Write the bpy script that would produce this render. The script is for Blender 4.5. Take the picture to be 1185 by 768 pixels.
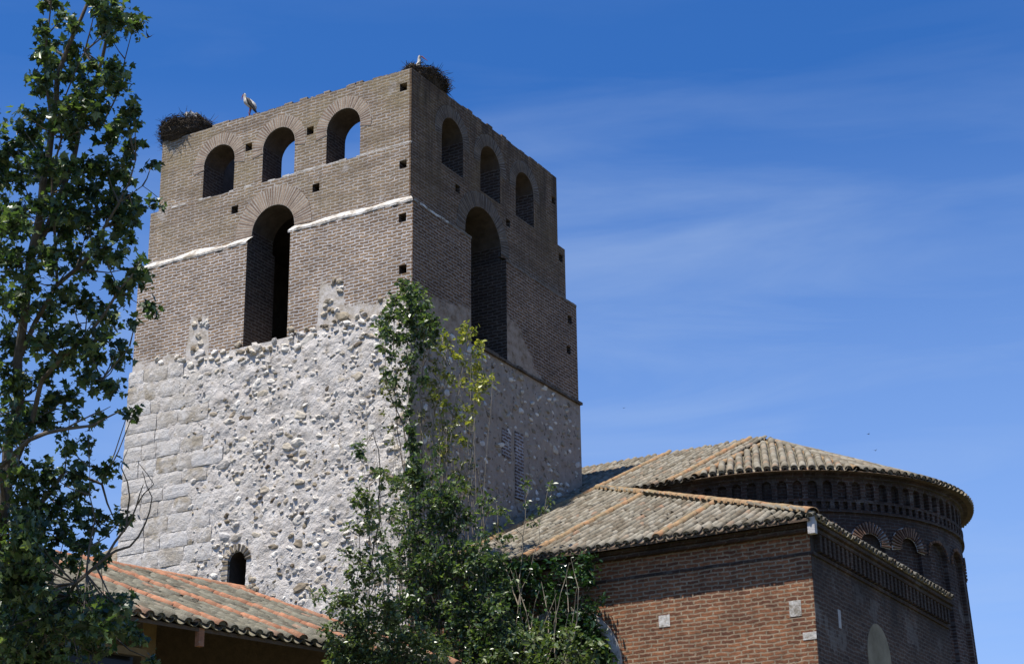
import bpy, bmesh, math, random
import numpy as np
from mathutils import Matrix, Vector, noise
for o in list(bpy.data.objects): bpy.data.objects.remove(o)
S = bpy.context.scene
COL = S.collection
RAD = math.radians
# ---------------------------------------------------------------- camera (solved from the tower's edges)
PIT, ROL, FPX = 0.3595, -0.0114, 2164.7
_f = Vector((0, math.cos(PIT), math.sin(PIT))); _u0 = Vector((0, -math.sin(PIT), math.cos(PIT))); _r0 = Vector((1, 0, 0))
_r = math.cos(ROL)*_r0 + math.sin(ROL)*_u0; _u = -math.sin(ROL)*_r0 + math.cos(ROL)*_u0
CAM = Vector((0, 0, 1.6))
cd = bpy.data.cameras.new('camera'); cam = bpy.data.objects.new('camera', cd); COL.objects.link(cam)
cam.matrix_world = Matrix(((_r.x, _u.x, -_f.x, CAM.x), (_r.y, _u.y, -_f.y, CAM.y), (_r.z, _u.z, -_f.z, CAM.z), (0, 0, 0, 1)))
cd.sensor_width = 36; cd.lens = 36*FPX/1185; cd.clip_end = 6000; cd.clip_start = 0.5
S.camera = cam
# ---------------------------------------------------------------- site frame: local X along the tower front, Y in depth
ANG = 0.5213; KX, KY = -2.8675, 49.6365
EX = Vector((math.cos(ANG), -math.sin(ANG), 0)); VY = Vector((math.sin(ANG), math.cos(ANG), 0)); K0 = Vector((KX, KY, 0))
def W(x, y, z): return K0 + EX*x + VY*y + Vector((0, 0, z))
# ---------------------------------------------------------------- sun and sky
LD = (EX*0.115 + VY*0.38 + Vector((0, 0, -1))).normalized()
sl = bpy.data.lights.new('sun', 'SUN'); sl.energy = 5.0; sl.angle = RAD(0.53); sl.color = (1.0, 0.95, 0.87)
so = bpy.data.objects.new('sun', sl); COL.objects.link(so); so.rotation_euler = LD.to_track_quat('-Z', 'Y').to_euler(); so.location = (0, 0, 80)
SUN = -LD
wd = bpy.data.worlds.new('World'); S.world = wd; wd.use_nodes = True
nt = wd.node_tree; nt.nodes.clear()
def N(t, ty, **kw):
    n = t.nodes.new(ty)
    for k, v in kw.items(): setattr(n, k, v)
    return n
sky = N(nt, 'ShaderNodeTexSky', sky_type='NISHITA', sun_disc=False)
sky.sun_elevation = math.asin(SUN.z); sky.sun_rotation = math.atan2(SUN.x, SUN.y); sky.air_density = 1.0; sky.dust_density = 0.6; sky.ozone_density = 2.5; sky.altitude = 800
bg = N(nt, 'ShaderNodeBackground'); out = N(nt, 'ShaderNodeOutputWorld')
tint = N(nt, 'ShaderNodeMixRGB', blend_type='MULTIPLY'); tint.inputs[0].default_value = 1; tint.inputs[2].default_value = (0.40, 0.98, 1.72, 1)
tc = N(nt, 'ShaderNodeTexCoord')
mp = N(nt, 'ShaderNodeMapping'); mp.inputs['Location'].default_value = (3.1, 1.7, 0.35); mp.inputs['Rotation'].default_value = (0.0, RAD(5), RAD(20)); mp.inputs['Scale'].default_value = (2.2, 2.2, 13)
ns = N(nt, 'ShaderNodeTexNoise'); ns.inputs['Scale'].default_value = 1.6; ns.inputs['Detail'].default_value = 7; ns.inputs['Roughness'].default_value = 0.55; ns.inputs['Distortion'].default_value = 0.6
ra = N(nt, 'ShaderNodeValToRGB'); ra.color_ramp.elements[0].position = 0.44; ra.color_ramp.elements[1].position = 0.80
ns2 = N(nt, 'ShaderNodeTexNoise'); ns2.inputs['Scale'].default_value = 3.2; ns2.inputs['Detail'].default_value = 2
mm = N(nt, 'ShaderNodeMath', operation='MULTIPLY'); mm2 = N(nt, 'ShaderNodeMath', operation='MULTIPLY'); mm2.inputs[1].default_value = 0.66
cm = N(nt, 'ShaderNodeMixRGB'); cm.inputs[2].default_value = (5.2, 6.6, 9.0, 1)
L = nt.links.new
L(tc.outputs['Generated'], mp.inputs[0]); L(mp.outputs[0], ns.inputs['Vector']); L(ns.outputs[0], ra.inputs[0])
L(tc.outputs['Generated'], ns2.inputs['Vector']); L(ra.outputs[0], mm.inputs[0]); L(ns2.outputs[0], mm.inputs[1]); L(mm.outputs[0], mm2.inputs[0]); L(mm2.outputs[0], cm.inputs[0])
sx = N(nt, 'ShaderNodeSeparateXYZ'); L(tc.outputs['Generated'], sx.inputs[0])
rz_ = N(nt, 'ShaderNodeValToRGB'); L(sx.outputs[2], rz_.inputs[0]); rz_.color_ramp.elements[0].position = 0.40; rz_.color_ramp.elements[0].color = (1, 1, 1, 1); rz_.color_ramp.elements[1].position = 0.50; rz_.color_ramp.elements[1].color = (0.12, 0.12, 0.12, 1)
mm3 = N(nt, 'ShaderNodeMath', operation='MULTIPLY'); L(mm2.outputs[0], mm3.inputs[0]); L(rz_.outputs[0], mm3.inputs[1]); L(mm3.outputs[0], cm.inputs[0])
vr = N(nt, 'ShaderNodeValToRGB'); L(sx.outputs[2], vr.inputs[0]); vr.color_ramp.elements[0].position = 0.17; vr.color_ramp.elements[0].color = (0.62, 0.62, 0.62, 1); vr.color_ramp.elements[1].position = 0.47; vr.color_ramp.elements[1].color = (0, 0, 0, 1)
veil = N(nt, 'ShaderNodeMixRGB'); veil.inputs[2].default_value = (4.6, 6.6, 10.8, 1); L(vr.outputs[0], veil.inputs[0]); L(tint.outputs[0], veil.inputs[1])
L(sky.outputs[0], tint.inputs[1]); L(veil.outputs[0], cm.inputs[1]); L(cm.outputs[0], bg.inputs[0]); L(bg.outputs[0], out.inputs[0])
bg.inputs[1].default_value = 0.058
S.view_settings.view_transform = 'Standard'; S.view_settings.look = 'None'; S.view_settings.exposure = 0.70; S.view_settings.gamma = 1
S.render.engine = 'CYCLES'

# ---------------------------------------------------------------- helpers
def tag(o, label=None, cat=None, group=None, kind=None):
    if label: o['label'] = label
    if cat: o['category'] = cat
    if group: o['group'] = group
    if kind: o['kind'] = kind
    return o
def empty(name, loc, rz=0.0, **kw):
    o = bpy.data.objects.new(name, None); COL.objects.link(o); o.location = loc; o.rotation_euler = (0, 0, rz); o.empty_display_size = 0.5
    return tag(o, **kw)
class MB:
    def __init__(s): s.v = []; s.f = []; s.m = []
    def add(s, vs, fs, mi=0):
        b = len(s.v); s.v.extend([tuple(p) for p in vs]); s.f.extend([tuple(b+i for i in f) for f in fs]); s.m.extend([mi]*len(fs))
    def box(s, x0, x1, y0, y1, z0, z1, mi=0):
        s.add([(x0,y0,z0),(x1,y0,z0),(x1,y1,z0),(x0,y1,z0),(x0,y0,z1),(x1,y0,z1),(x1,y1,z1),(x0,y1,z1)],
              [(0,3,2,1),(4,5,6,7),(0,1,5,4),(1,2,6,5),(2,3,7,6),(3,0,4,7)], mi)
    def tube(s, pts, rs, n=6, mi=0, cap=True):
        pts = [Vector(p) for p in pts]; rings = []
        for i, p in enumerate(pts):
            d = (pts[min(i+1, len(pts)-1)] - pts[max(i-1, 0)])
            d = d.normalized() if d.length > 1e-9 else Vector((0, 0, 1))
            a = d.cross(Vector((0.31, 0.17, 0.93)));
            if a.length < 1e-4: a = d.cross(Vector((1, 0, 0)))
            a.normalize(); b = d.cross(a); r = rs[i] if hasattr(rs, '__len__') else rs
            rings.append([p + (a*math.cos(2*math.pi*k/n) + b*math.sin(2*math.pi*k/n))*r for k in range(n)])
        vs = [q for r in rings for q in r]; fs = []
        for i in range(len(pts)-1):
            for k in range(n): fs.append((i*n+k, i*n+(k+1) % n, (i+1)*n+(k+1) % n, (i+1)*n+k))
        if cap: fs.append(tuple(range(n-1, -1, -1))); fs.append(tuple((len(pts)-1)*n+k for k in range(n)))
        s.add(vs, fs, mi)
    def build(s, name, mats, parent=None, off=(0, 0, 0), smooth=False):
        me = bpy.data.meshes.new(name); me.from_pydata(s.v, [], s.f)
        mats = mats if isinstance(mats, (list, tuple)) else [mats]
        for m in mats: me.materials.append(m)
        if len(mats) > 1: me.polygons.foreach_set('material_index', s.m)
        if smooth: me.polygons.foreach_set('use_smooth', [True]*len(me.polygons))
        me.update(); o = bpy.data.objects.new(name, me); COL.objects.link(o)
        if parent: o.parent = parent
        o.location = off
        return o
def boolean(o, cutters):
    for c in cutters:
        m = o.modifiers.new('b', 'BOOLEAN'); m.operation = 'DIFFERENCE'; m.solver = 'EXACT'; m.object = c
        bpy.context.view_layer.update()
        dg = bpy.context.evaluated_depsgraph_get(); me = bpy.data.meshes.new_from_object(o.evaluated_get(dg))
        o.modifiers.clear(); o.data = me; me.name = o.name
    for c in cutters: bpy.data.objects.remove(c)
    return o

# ---------------------------------------------------------------- materials
class Mat:
    def __init__(s, name, rough=0.9):
        s.m = bpy.data.materials.new(name); s.m.use_nodes = True; s.t = s.m.node_tree; s.t.nodes.clear()
        s.o = s.n('ShaderNodeOutputMaterial'); s.b = s.n('ShaderNodeBsdfPrincipled'); s.l(s.b.outputs[0], s.o.inputs[0])
        s.b.inputs['Roughness'].default_value = rough; s.b.inputs['Specular IOR Level'].default_value = 0.2
        s.tc = s.n('ShaderNodeTexCoord')
    def n(s, ty, **kw): return N(s.t, ty, **kw)
    def l(s, a, b): s.t.links.new(a, b)
    def math(s, op, a, b=None, c=None, clamp=False):
        n = s.n('ShaderNodeMath', operation=op); n.use_clamp = clamp
        for i, v in enumerate((a, b, c)):
            if v is None: continue
            if isinstance(v, (int, float)): n.inputs[i].default_value = v
            else: s.l(v, n.inputs[i])
        return n.outputs[0]
    def noise(s, scale, detail=4, rough=0.55, vec=None, dist=0.0, out=0):
        n = s.n('ShaderNodeTexNoise'); n.inputs['Scale'].default_value = scale; n.inputs['Detail'].default_value = detail; n.inputs['Roughness'].default_value = rough; n.inputs['Distortion'].default_value = dist
        s.l(vec if vec is not None else s.tc.outputs['Object'], n.inputs['Vector']); return n.outputs[out]
    def ramp(s, fac, stops, interp='LINEAR'):
        n = s.n('ShaderNodeValToRGB'); r = n.color_ramp; r.interpolation = interp
        while len(r.elements) < len(stops): r.elements.new(0.5)
        for e, (p, c) in zip(r.elements, stops):
            e.position = p; e.color = (c, c, c, 1) if isinstance(c, (int, float)) else (*c, 1)
        s.l(fac, n.inputs[0]); return n.outputs[0]
    def mix(s, fac, a, b, mode='MIX'):
        n = s.n('ShaderNodeMixRGB', blend_type=mode)
        for i, v in enumerate((fac, a, b)):
            if isinstance(v, (int, float)): n.inputs[i].default_value = v
            elif isinstance(v, tuple): n.inputs[i].default_value = (*v, 1)
            else: s.l(v, n.inputs[i])
        return n.outputs[0]
    def bump(s, h, dist=0.02, strength=1.0, prev=None):
        n = s.n('ShaderNodeBump'); n.inputs['Distance'].default_value = dist; n.inputs['Strength'].default_value = strength
        s.l(h, n.inputs['Height'])
        if prev is not None: s.l(prev, n.inputs['Normal'])
        return n.outputs[0]
    def sep(s, v=None):
        n = s.n('ShaderNodeSeparateXYZ'); s.l(v if v is not None else s.tc.outputs['Object'], n.inputs[0]); return n.outputs
    def comb(s, x, y, z):
        n = s.n('ShaderNodeCombineXYZ')
        for i, v in enumerate((x, y, z)):
            if isinstance(v, (int, float)): n.inputs[i].default_value = v
            else: s.l(v, n.inputs[i])
        return n.outputs[0]
    def col(s, c):
        if isinstance(c, tuple): s.b.inputs['Base Color'].default_value = (*c, 1)
        else: s.l(c, s.b.inputs['Base Color'])
    def nor(s, n): s.l(n, s.b.inputs['Normal'])

def brick_nodes(M, u, v, c1, c2, cm_, bw=0.33, rh=0.1, ms=0.021, wob=0.012, lo=0.5, hi=1.3):
    vec = M.comb(u, v, 0.0)
    w = M.noise(2.2, 2, vec=vec, out=1)
    n = M.n('ShaderNodeVectorMath', operation='SUBTRACT'); M.l(w, n.inputs[0]); n.inputs[1].default_value = (0.5, 0.5, 0.5)
    n2 = M.n('ShaderNodeVectorMath', operation='SCALE'); M.l(n.outputs[0], n2.inputs[0]); n2.inputs['Scale'].default_value = wob*6
    w3 = M.noise(11, 2, vec=vec, out=1)
    n3 = M.n('ShaderNodeVectorMath', operation='SUBTRACT'); M.l(w3, n3.inputs[0]); n3.inputs[1].default_value = (0.5, 0.5, 0.5)
    n4 = M.n('ShaderNodeVectorMath', operation='SCALE'); M.l(n3.outputs[0], n4.inputs[0]); n4.inputs['Scale'].default_value = 0.05
    a = M.n('ShaderNodeVectorMath', operation='ADD'); M.l(vec, a.inputs[0]); M.l(n2.outputs[0], a.inputs[1])
    b = M.n('ShaderNodeVectorMath', operation='ADD'); M.l(a.outputs[0], b.inputs[0]); M.l(n4.outputs[0], b.inputs[1])
    br = M.n('ShaderNodeTexBrick'); br.offset = 0.5
    M.l(b.outputs[0], br.inputs['Vector'])
    br.inputs['Scale'].default_value = 1; br.inputs['Brick Width'].default_value = bw; br.inputs['Row Height'].default_value = rh
    br.inputs['Mortar Size'].default_value = ms; br.inputs['Mortar Smooth'].default_value = 0.25; br.inputs['Bias'].default_value = 0.0
    br.inputs['Color1'].default_value = (*c1, 1); br.inputs['Color2'].default_value = (*c2, 1); br.inputs['Mortar'].default_value = (*cm_, 1)
    g = M.mix(1.0, M.ramp(M.noise(6, 5, 0.7, vec=vec), [(0.25, lo), (0.75, hi)]), M.ramp(M.noise(0.8, 6, 0.7, vec=vec), [(0.3, 0.72), (0.7, 1.15)]), 'MULTIPLY')
    c = M.mix(1.0, br.outputs['Color'], g, 'MULTIPLY')
    return c, br.outputs['Fac'], vec

def mat_tower():
    M = Mat('tower_brick', 0.92); x, y, z = M.sep(); u = M.math('ADD', x, y)
    c, fac, vec = brick_nodes(M, u, z, (0.31, 0.205, 0.12), (0.175, 0.11, 0.065), (0.50, 0.465, 0.445), wob=0.018, ms=0.0225)
    # lichen and dark run-off, broad patches
    st = M.ramp(M.noise(0.55, 5, 0.6, vec=vec), [(0.42, 0.0), (0.66, 1.0)])
    zz = M.ramp(M.math('MULTIPLY', M.math('SUBTRACT', z, 24.8), 0.22), [(0.0, 0.0), (0.1, 0.55), (0.42, 1.0), (1.0, 0.8)])
    lf = M.math('MULTIPLY', st, zz)
    c = M.mix(M.math('MULTIPLY', lf, 0.7), c, (0.23, 0.18, 0.085))
    # the upper tiers have browner, dirtier joints
    up = M.ramp(M.math('MULTIPLY', M.math('SUBTRACT', z, 24.0), 0.2), [(0.0, 0.0), (0.2, 1.0)])
    c = M.mix(M.math('MULTIPLY', up, 0.28), c, (0.22, 0.175, 0.115))
    # soot streaks running down from the top
    sv = M.comb(M.math('MULTIPLY', u, 2.6), M.math('MULTIPLY', z, 0.35), 0.0)
    sk = M.ramp(M.noise(1.0, 6, 0.65, vec=sv), [(0.42, 0.0), (0.60, 1.0)])
    tp = M.ramp(M.math('MULTIPLY', M.math('SUBTRACT', z, 25.0), 0.25), [(0.0, 0.1), (0.5, 0.6), (1.0, 1.0)])
    rt = M.ramp(u, [(0.0, 0.25), (0.05, 1.0)])
    c = M.mix(M.math('MULTIPLY', M.math('MULTIPLY', sk, tp), M.math('MULTIPLY', rt, 0.75)), c, (0.045, 0.04, 0.038))
    # bands of darker, re-laid courses and drips below the ledges
    bd = M.ramp(M.noise(1.0, 5, 0.6, vec=M.comb(M.math('MULTIPLY', u, 0.30), M.math('MULTIPLY', z, 2.6), 3.0)), [(0.46, 0.0), (0.62, 1.0)])
    c = M.mix(M.math('MULTIPLY', M.math('MULTIPLY', bd, 0.42), M.ramp(up, [(0.0, 0.25), (1.0, 1.0)])), c, (0.12, 0.085, 0.06))
    dv = M.ramp(M.noise(1.0, 5, 0.6, vec=M.comb(M.math('MULTIPLY', u, 4.5), M.math('MULTIPLY', z, 0.5), 8.0)), [(0.52, 0.0), (0.66, 1.0)])
    c = M.mix(M.math('MULTIPLY', M.math('MULTIPLY', dv, 0.30), M.ramp(up, [(0.0, 0.3), (1.0, 1.0)])), c, (0.10, 0.08, 0.06))
    # lime smears
    lm = M.ramp(M.noise(1.1, 6, 0.7, vec=vec, dist=0.4), [(0.60, 0.0), (0.72, 1.0)])
    c = M.mix(M.math('MULTIPLY', lm, 0.45), c, (0.48, 0.46, 0.46))
    # rubble and lime below the brickwork on the lower tier, with a ragged edge
    cu = M.n('ShaderNodeFloatCurve'); crv = cu.mapping.curves[0]
    pts = [(-10.4, 21.5), (-8.15, 21.25), (-8.1, 22.5), (-7.35, 22.45), (-7.3, 21.15), (-6, 20.8), (-4.4, 21.05), (-3.25, 21.1), (-3.2, 22.55), (-2.35, 22.55), (-2.3, 21.7), (-1, 21.55), (0.1, 21.6), (3.3, 22.2), (5.4, 22.7), (6.1, 22.6), (6.8, 21.9), (7.6, 21.2), (10.2, 21.15)]
    P = [((a+10.5)/21.0, (b-20)/4.0) for a, b in pts]
    crv.points[0].location = (0, P[0][1]); crv.points[1].location = (1, P[-1][1])
    for p in P: crv.points.new(*p)
    for p in crv.points: p.handle_type = 'VECTOR'
    cu.mapping.update()
    M.l(M.math('DIVIDE', M.math('ADD', u, 10.5), 21.0), cu.inputs['Value'])
    zb = M.math('ADD', M.math('MULTIPLY', cu.outputs[0], 4.0), 20.0)
    jz = M.math('MULTIPLY', M.math('SUBTRACT', M.noise(2.0, 9, 0.72, vec=vec), 0.5), 1.5)
    d = M.math('SUBTRACT', M.math('ADD', zb, jz), z)
    mk = M.ramp(M.math('MULTIPLY', d, 5.0), [(0.0, 0.0), (1.0, 1.0)])
    pl = M.ramp(M.noise(3.0, 9, 0.75, vec=vec), [(0.33, (0.15, 0.115, 0.085)), (0.42, (0.36, 0.31, 0.25)), (0.55, (0.50, 0.46, 0.42)), (0.75, (0.60, 0.565, 0.54))])
    c = M.mix(mk, c, pl); side_shade = M.ramp(u, [(0.0, 0.0), (0.02, 1.0)]); c = M.mix(side_shade, c, M.mix(1.0, c, (0.66, 0.55, 0.46), 'MULTIPLY')); M.col(c)  # right face multiplied darker: its shade is painted into the colour
    h = M.mix(mk, M.math('SUBTRACT', 1.0, fac), M.noise(9, 6, 0.7, vec=vec))
    h2 = M.noise(30, 4, 0.7, vec=vec)
    M.nor(M.bump(h, 0.022, 0.9, M.bump(h2, 0.02, 0.6)))
    return M.m
def mat_rubble():
    M = Mat('lime_rubble', 0.95)
    n = M.noise(2.6, 8, 0.68)
    c = M.ramp(n, [(0.26, (0.28, 0.24, 0.19)), (0.42, (0.52, 0.475, 0.43)), (0.70, (0.66, 0.625, 0.59))])
    vo = M.n('ShaderNodeTexVoronoi'); vo.inputs['Scale'].default_value = 3.6; vo.inputs['Randomness'].default_value = 1.0; M.l(M.tc.outputs['Object'], vo.inputs['Vector'])
    r = M.ramp(M.math('ADD', vo.outputs['Distance'], M.math('MULTIPLY', M.math('SUBTRACT', M.noise(7, 5, 0.7), 0.5), 0.5)), [(0.16, 1.0), (0.30, 0.0)])
    sel = M.ramp(M.sep(vo.outputs['Color'])[0], [(0.45, 0.0), (0.5, 1.0)])
    c = M.mix(M.math('MULTIPLY', M.math('MULTIPLY', r, sel), 0.6), c, (0.33, 0.28, 0.21))
    st = M.ramp(M.noise(0.5, 5, 0.6), [(0.5, 0.0), (0.7, 0.6)])
    c = M.mix(M.math('MULTIPLY', st, 0.5), c, (0.33, 0.29, 0.24)); X_ = M.sep()[0]; sd_ = M.ramp(X_, [(0.0, 0.0), (0.002, 1.0)]); pit = M.ramp(M.noise(5.5, 4, 0.6), [(0.60, 0.0), (0.66, 1.0)]); c = M.mix(M.math('MULTIPLY', sd_, M.math('MULTIPLY', pit, 0.75)), c, (0.12, 0.09, 0.065)); c = M.mix(M.math('MULTIPLY', sd_, 1.0), c, M.mix(1.0, c, (0.62, 0.54, 0.47), 'MULTIPLY')); M.col(c)  # pits are real; the right-face multiply paints in that side's shade
    M.nor(M.bump(M.noise(6, 8, 0.7), 0.09, 0.9, M.bump(M.noise(28, 5, 0.7), 0.025, 0.8)))
    return M.m
def mat_stone(name, cols, scale=5, bd=0.03, islands=True):
    M = Mat(name, 0.95)
    g = M.n('ShaderNodeNewGeometry')
    c = M.ramp(g.outputs['Random Per Island'], cols)
    c = M.mix(1.0, c, M.ramp(M.noise(scale, 7, 0.7), [(0.25, 0.6), (0.7, 1.2)]), 'MULTIPLY'); M.col(c)
    M.nor(M.bump(M.noise(scale*2.5, 6, 0.7), bd, 0.8)); return M.m
def mat_lime():
    M = Mat('lime_wash', 0.9)
    c = M.ramp(M.noise(2.6, 9, 0.78), [(0.40, (0.20, 0.17, 0.13)), (0.51, (0.46, 0.43, 0.39)), (0.64, (0.68, 0.66, 0.63))]); M.col(c)
    M.nor(M.bump(M.noise(12, 6, 0.7), 0.03, 0.8)); return M.m
def mat_plain(name, c0, c1, scale=4, bd=0.02, rough=0.9):
    M = Mat(name, rough)
    M.col(M.ramp(M.noise(scale, 7, 0.68), [(0.3, c0), (0.7, c1)]))
    M.nor(M.bump(M.noise(scale*3, 6, 0.7), bd, 0.8)); return M.m
def mat_annex(name, c1, c2, cmo, cyl=None, patches=0.0, ms=0.02, soot=None):
    M = Mat(name, 0.92); x, y, z = M.sep()
    if cyl:
        dx = M.math('SUBTRACT', x, cyl[0]); dy = M.math('SUBTRACT', y, cyl[1])
        th = M.math('ARCTAN2', dy, dx); u = M.math('ADD', M.math('MULTIPLY', th, 5.85), M.math('MULTIPLY', M.math('MINIMUM', dx, 0.0), 1.0))
        u = M.mix(M.math('LESS_THAN', dx, 0.0), u, dx)
    else: u = M.math('ADD', x, y)
    c, fac, vec = brick_nodes(M, u, z, c1, c2, cmo, bw=0.34, rh=0.104, ms=ms, wob=0.014, lo=0.5, hi=1.35)
    d = M.ramp(M.noise(0.7, 6, 0.65, vec=vec), [(0.40, 0.0), (0.68, 0.8)])
    c = M.mix(M.math('MULTIPLY', d, 0.55), c, (0.045, 0.03, 0.025))
    if patches:
        p = M.ramp(M.noise(0.9, 7, 0.62, vec=M.comb(M.math('ADD', u, 31.3), z, 2.0)), [(0.57, 0.0), (0.61, 1.0)])
        c = M.mix(M.math('MULTIPLY', p, patches), c, (0.24, 0.215, 0.19))
    if soot:
        sz = M.ramp(M.math('MULTIPLY', M.math('SUBTRACT', z, soot), 0.5), [(0.0, 0.0), (0.6, 1.0)])
        sn = M.ramp(M.noise(0.9, 7, 0.65, vec=M.comb(M.math('MULTIPLY', u, 1.0), M.math('MULTIPLY', z, 0.45), 7.0)), [(0.36, 0.25), (0.58, 1.0)])
        c = M.mix(M.math('MULTIPLY', M.math('MULTIPLY', sz, sn), 0.72), c, (0.025, 0.02, 0.018))
    M.col(c)
    h2 = M.noise(26, 5, 0.7, vec=vec)
    M.nor(M.bump(M.math('SUBTRACT', 1.0, fac), 0.035, 1.0, M.bump(h2, 0.02, 0.7)))
    return M.m
def mat_tile(name, stops, lichen=(0.20, 0.19, 0.14), lf=0.7):
    M = Mat(name, 0.9); g = M.n('ShaderNodeNewGeometry')
    c = M.ramp(g.outputs['Random Per Island'], stops)
    c = M.mix(1.0, c, M.ramp(M.noise(7, 6, 0.7), [(0.25, 0.55), (0.7, 1.25)]), 'MULTIPLY')
    l = M.ramp(M.noise(1.6, 8, 0.72), [(0.38, 0.0), (0.62, 1.0)])
    c = M.mix(M.math('MULTIPLY', l, lf), c, lichen)
    sp = M.ramp(M.noise(13, 3, 0.6), [(0.60, 0.0), (0.68, 1.0)])
    c = M.mix(M.math('MULTIPLY', sp, 0.5*lf), c, (0.33, 0.315, 0.24))
    M.col(c); M.nor(M.bump(M.noise(22, 6, 0.7), 0.02, 0.8)); return M.m
def mat_leaf(name, stops, trans=0.3, rough=0.38):
    M = Mat(name, rough); M.b.inputs['Specular IOR Level'].default_value = 0.5
    g = M.n('ShaderNodeNewGeometry'); c = M.ramp(g.outputs['Random Per Island'], stops); M.col(c)
    t = M.n('ShaderNodeBsdfTranslucent'); c2 = M.mix(1.0, c, (1.25, 1.45, 0.5), 'MULTIPLY'); M.l(c2, t.inputs[0])
    mx = M.n('ShaderNodeMixShader'); mx.inputs[0].default_value = trans; M.l(M.b.outputs[0], mx.inputs[1]); M.l(t.outputs[0], mx.inputs[2]); M.l(mx.outputs[0], M.o.inputs[0])
    return M.m
WOODY = mat_plain('dirty_brick_edge', (0.05, 0.04, 0.03), (0.14, 0.11, 0.085), 5)
TB = mat_tower(); RUB = mat_rubble(); LIME = mat_lime()
STONE = mat_stone('field_stone', [(0.0, (0.33, 0.27, 0.20)), (0.15, (0.48, 0.42, 0.33)), (0.4, (0.60, 0.545, 0.47)), (1.0, (0.68, 0.64, 0.58))])
STONED = mat_stone('tan_stone', [(0.0, (0.15, 0.115, 0.08)), (0.5, (0.30, 0.25, 0.18)), (1.0, (0.40, 0.35, 0.28))])
def mat_ash():
    M = Mat('ashlar', 0.95); g = M.n('ShaderNodeNewGeometry')
    c = M.ramp(g.outputs['Random Per Island'], [(0.0, (0.30, 0.25, 0.18)), (0.4, (0.43, 0.39, 0.34)), (1.0, (0.54, 0.52, 0.50))])
    c = M.mix(M.ramp(M.noise(1.3, 8, 0.7, dist=0.3), [(0.42, 0.0), (0.56, 0.85)]), c, M.ramp(M.noise(5, 7, 0.7), [(0.3, (0.42, 0.37, 0.31)), (0.65, (0.64, 0.61, 0.58))]))
    c = M.mix(M.ramp(M.noise(2.1, 9, 0.75), [(0.58, 0.0), (0.70, 0.6)]), c, (0.22, 0.175, 0.13)); M.col(c)
    M.nor(M.bump(M.noise(5, 9, 0.75), 0.06, 0.9, M.bump(M.noise(22, 6, 0.7), 0.03, 0.8))); return M.m
ASH = mat_ash()
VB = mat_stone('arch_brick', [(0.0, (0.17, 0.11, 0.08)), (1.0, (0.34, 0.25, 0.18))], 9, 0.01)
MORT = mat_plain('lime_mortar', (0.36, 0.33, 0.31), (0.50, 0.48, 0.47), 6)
MORTD = mat_plain('dark_mortar', (0.10, 0.085, 0.07), (0.24, 0.205, 0.175), 4)  # darker copy: right arches carry painted shade; on the ledge it is weathering
VBD = mat_stone('shaded_arch_brick', [(0.0, (0.085, 0.06, 0.045)), (1.0, (0.17, 0.125, 0.09))], 9, 0.01)  # darker copy of the arch brick, right-face shade put into the colour
DARKW = mat_plain('shaded_inner_masonry', (0.045, 0.036, 0.028), (0.10, 0.08, 0.065), 3)  # dark colour paints in the shade inside the openings and the slit
JAMB = mat_annex('shaded_jamb_brick', (0.085, 0.058, 0.042), (0.05, 0.036, 0.028), (0.15, 0.13, 0.115), ms=0.021)  # dark brick copy, shade of the window reveals painted into the colour
ANB = mat_annex('annex_brick', (0.31, 0.125, 0.058), (0.15, 0.058, 0.032), (0.34, 0.25, 0.165), ms=0.0225)
ANR = mat_annex('weathered_shaded_brick', (0.13, 0.075, 0.05), (0.075, 0.042, 0.03), (0.17, 0.14, 0.115), patches=0.4, soot=11.0)  # patches and soot are stains; base colour lowered to paint in shade
CX, CY = 4.9, 14.65
APB = mat_annex('apse_brick', (0.13, 0.07, 0.05), (0.07, 0.04, 0.03), (0.18, 0.15, 0.135), cyl=(CX, CY), patches=0.45, soot=13.0)  # base colour lowered to deepen the wall's shade; patches and soot are stains
APV = mat_stone('apse_arch_brick', [(0.0, (0.09, 0.05, 0.035)), (1.0, (0.20, 0.12, 0.08))], 9, 0.01)
TILE = mat_tile('lichened_tile', [(0.0, (0.11, 0.085, 0.055)), (0.35, (0.17, 0.14, 0.10)), (0.85, (0.29, 0.26, 0.205)), (0.95, (0.25, 0.18, 0.12)), (1.0, (0.26, 0.15, 0.09))], (0.175, 0.162, 0.125), 0.6)
TILEC = mat_tile('channel_tile', [(0.0, (0.09, 0.07, 0.05)), (1.0, (0.17, 0.145, 0.105))], (0.11, 0.105, 0.07), 0.6)
TILEO = mat_tile('orange_ridge_tile', [(0.0, (0.24, 0.15, 0.08)), (0.5, (0.34, 0.20, 0.10)), (1.0, (0.36, 0.16, 0.075))], (0.22, 0.185, 0.11), 0.8)
TILEH = mat_tile('house_tile', [(0.0, (0.08, 0.065, 0.045)), (0.5, (0.15, 0.135, 0.095)), (0.93, (0.22, 0.20, 0.15)), (1.0, (0.30, 0.16, 0.10))], (0.125, 0.118, 0.088), 0.65)
TERRA = mat_tile('terracotta_tile', [(0.0, (0.30, 0.115, 0.058)), (1.0, (0.44, 0.20, 0.11))], (0.22, 0.14, 0.09), 0.6)
OCHRE = mat_plain('ochre_render', (0.13, 0.085, 0.042), (0.22, 0.15, 0.075), 2.5)
WOOD = mat_plain('old_timber', (0.07, 0.05, 0.035), (0.13, 0.09, 0.06), 5)
GLASS = mat_plain('dark_glass', (0.01, 0.01, 0.012), (0.02, 0.02, 0.022), 2, 0.0, 0.15)

# ---------------------------------------------------------------- ground
g = MB(); g.add([(-3000, -3000, 0), (3000, -3000, 0), (3000, 3000, 0), (-3000, 3000, 0)], [(0, 1, 2, 3)])
GM = mat_plain('dry_ground', (0.07, 0.075, 0.035), (0.14, 0.125, 0.075), 0.6)
tag(g.build('ground', GM), kind='structure')

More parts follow.
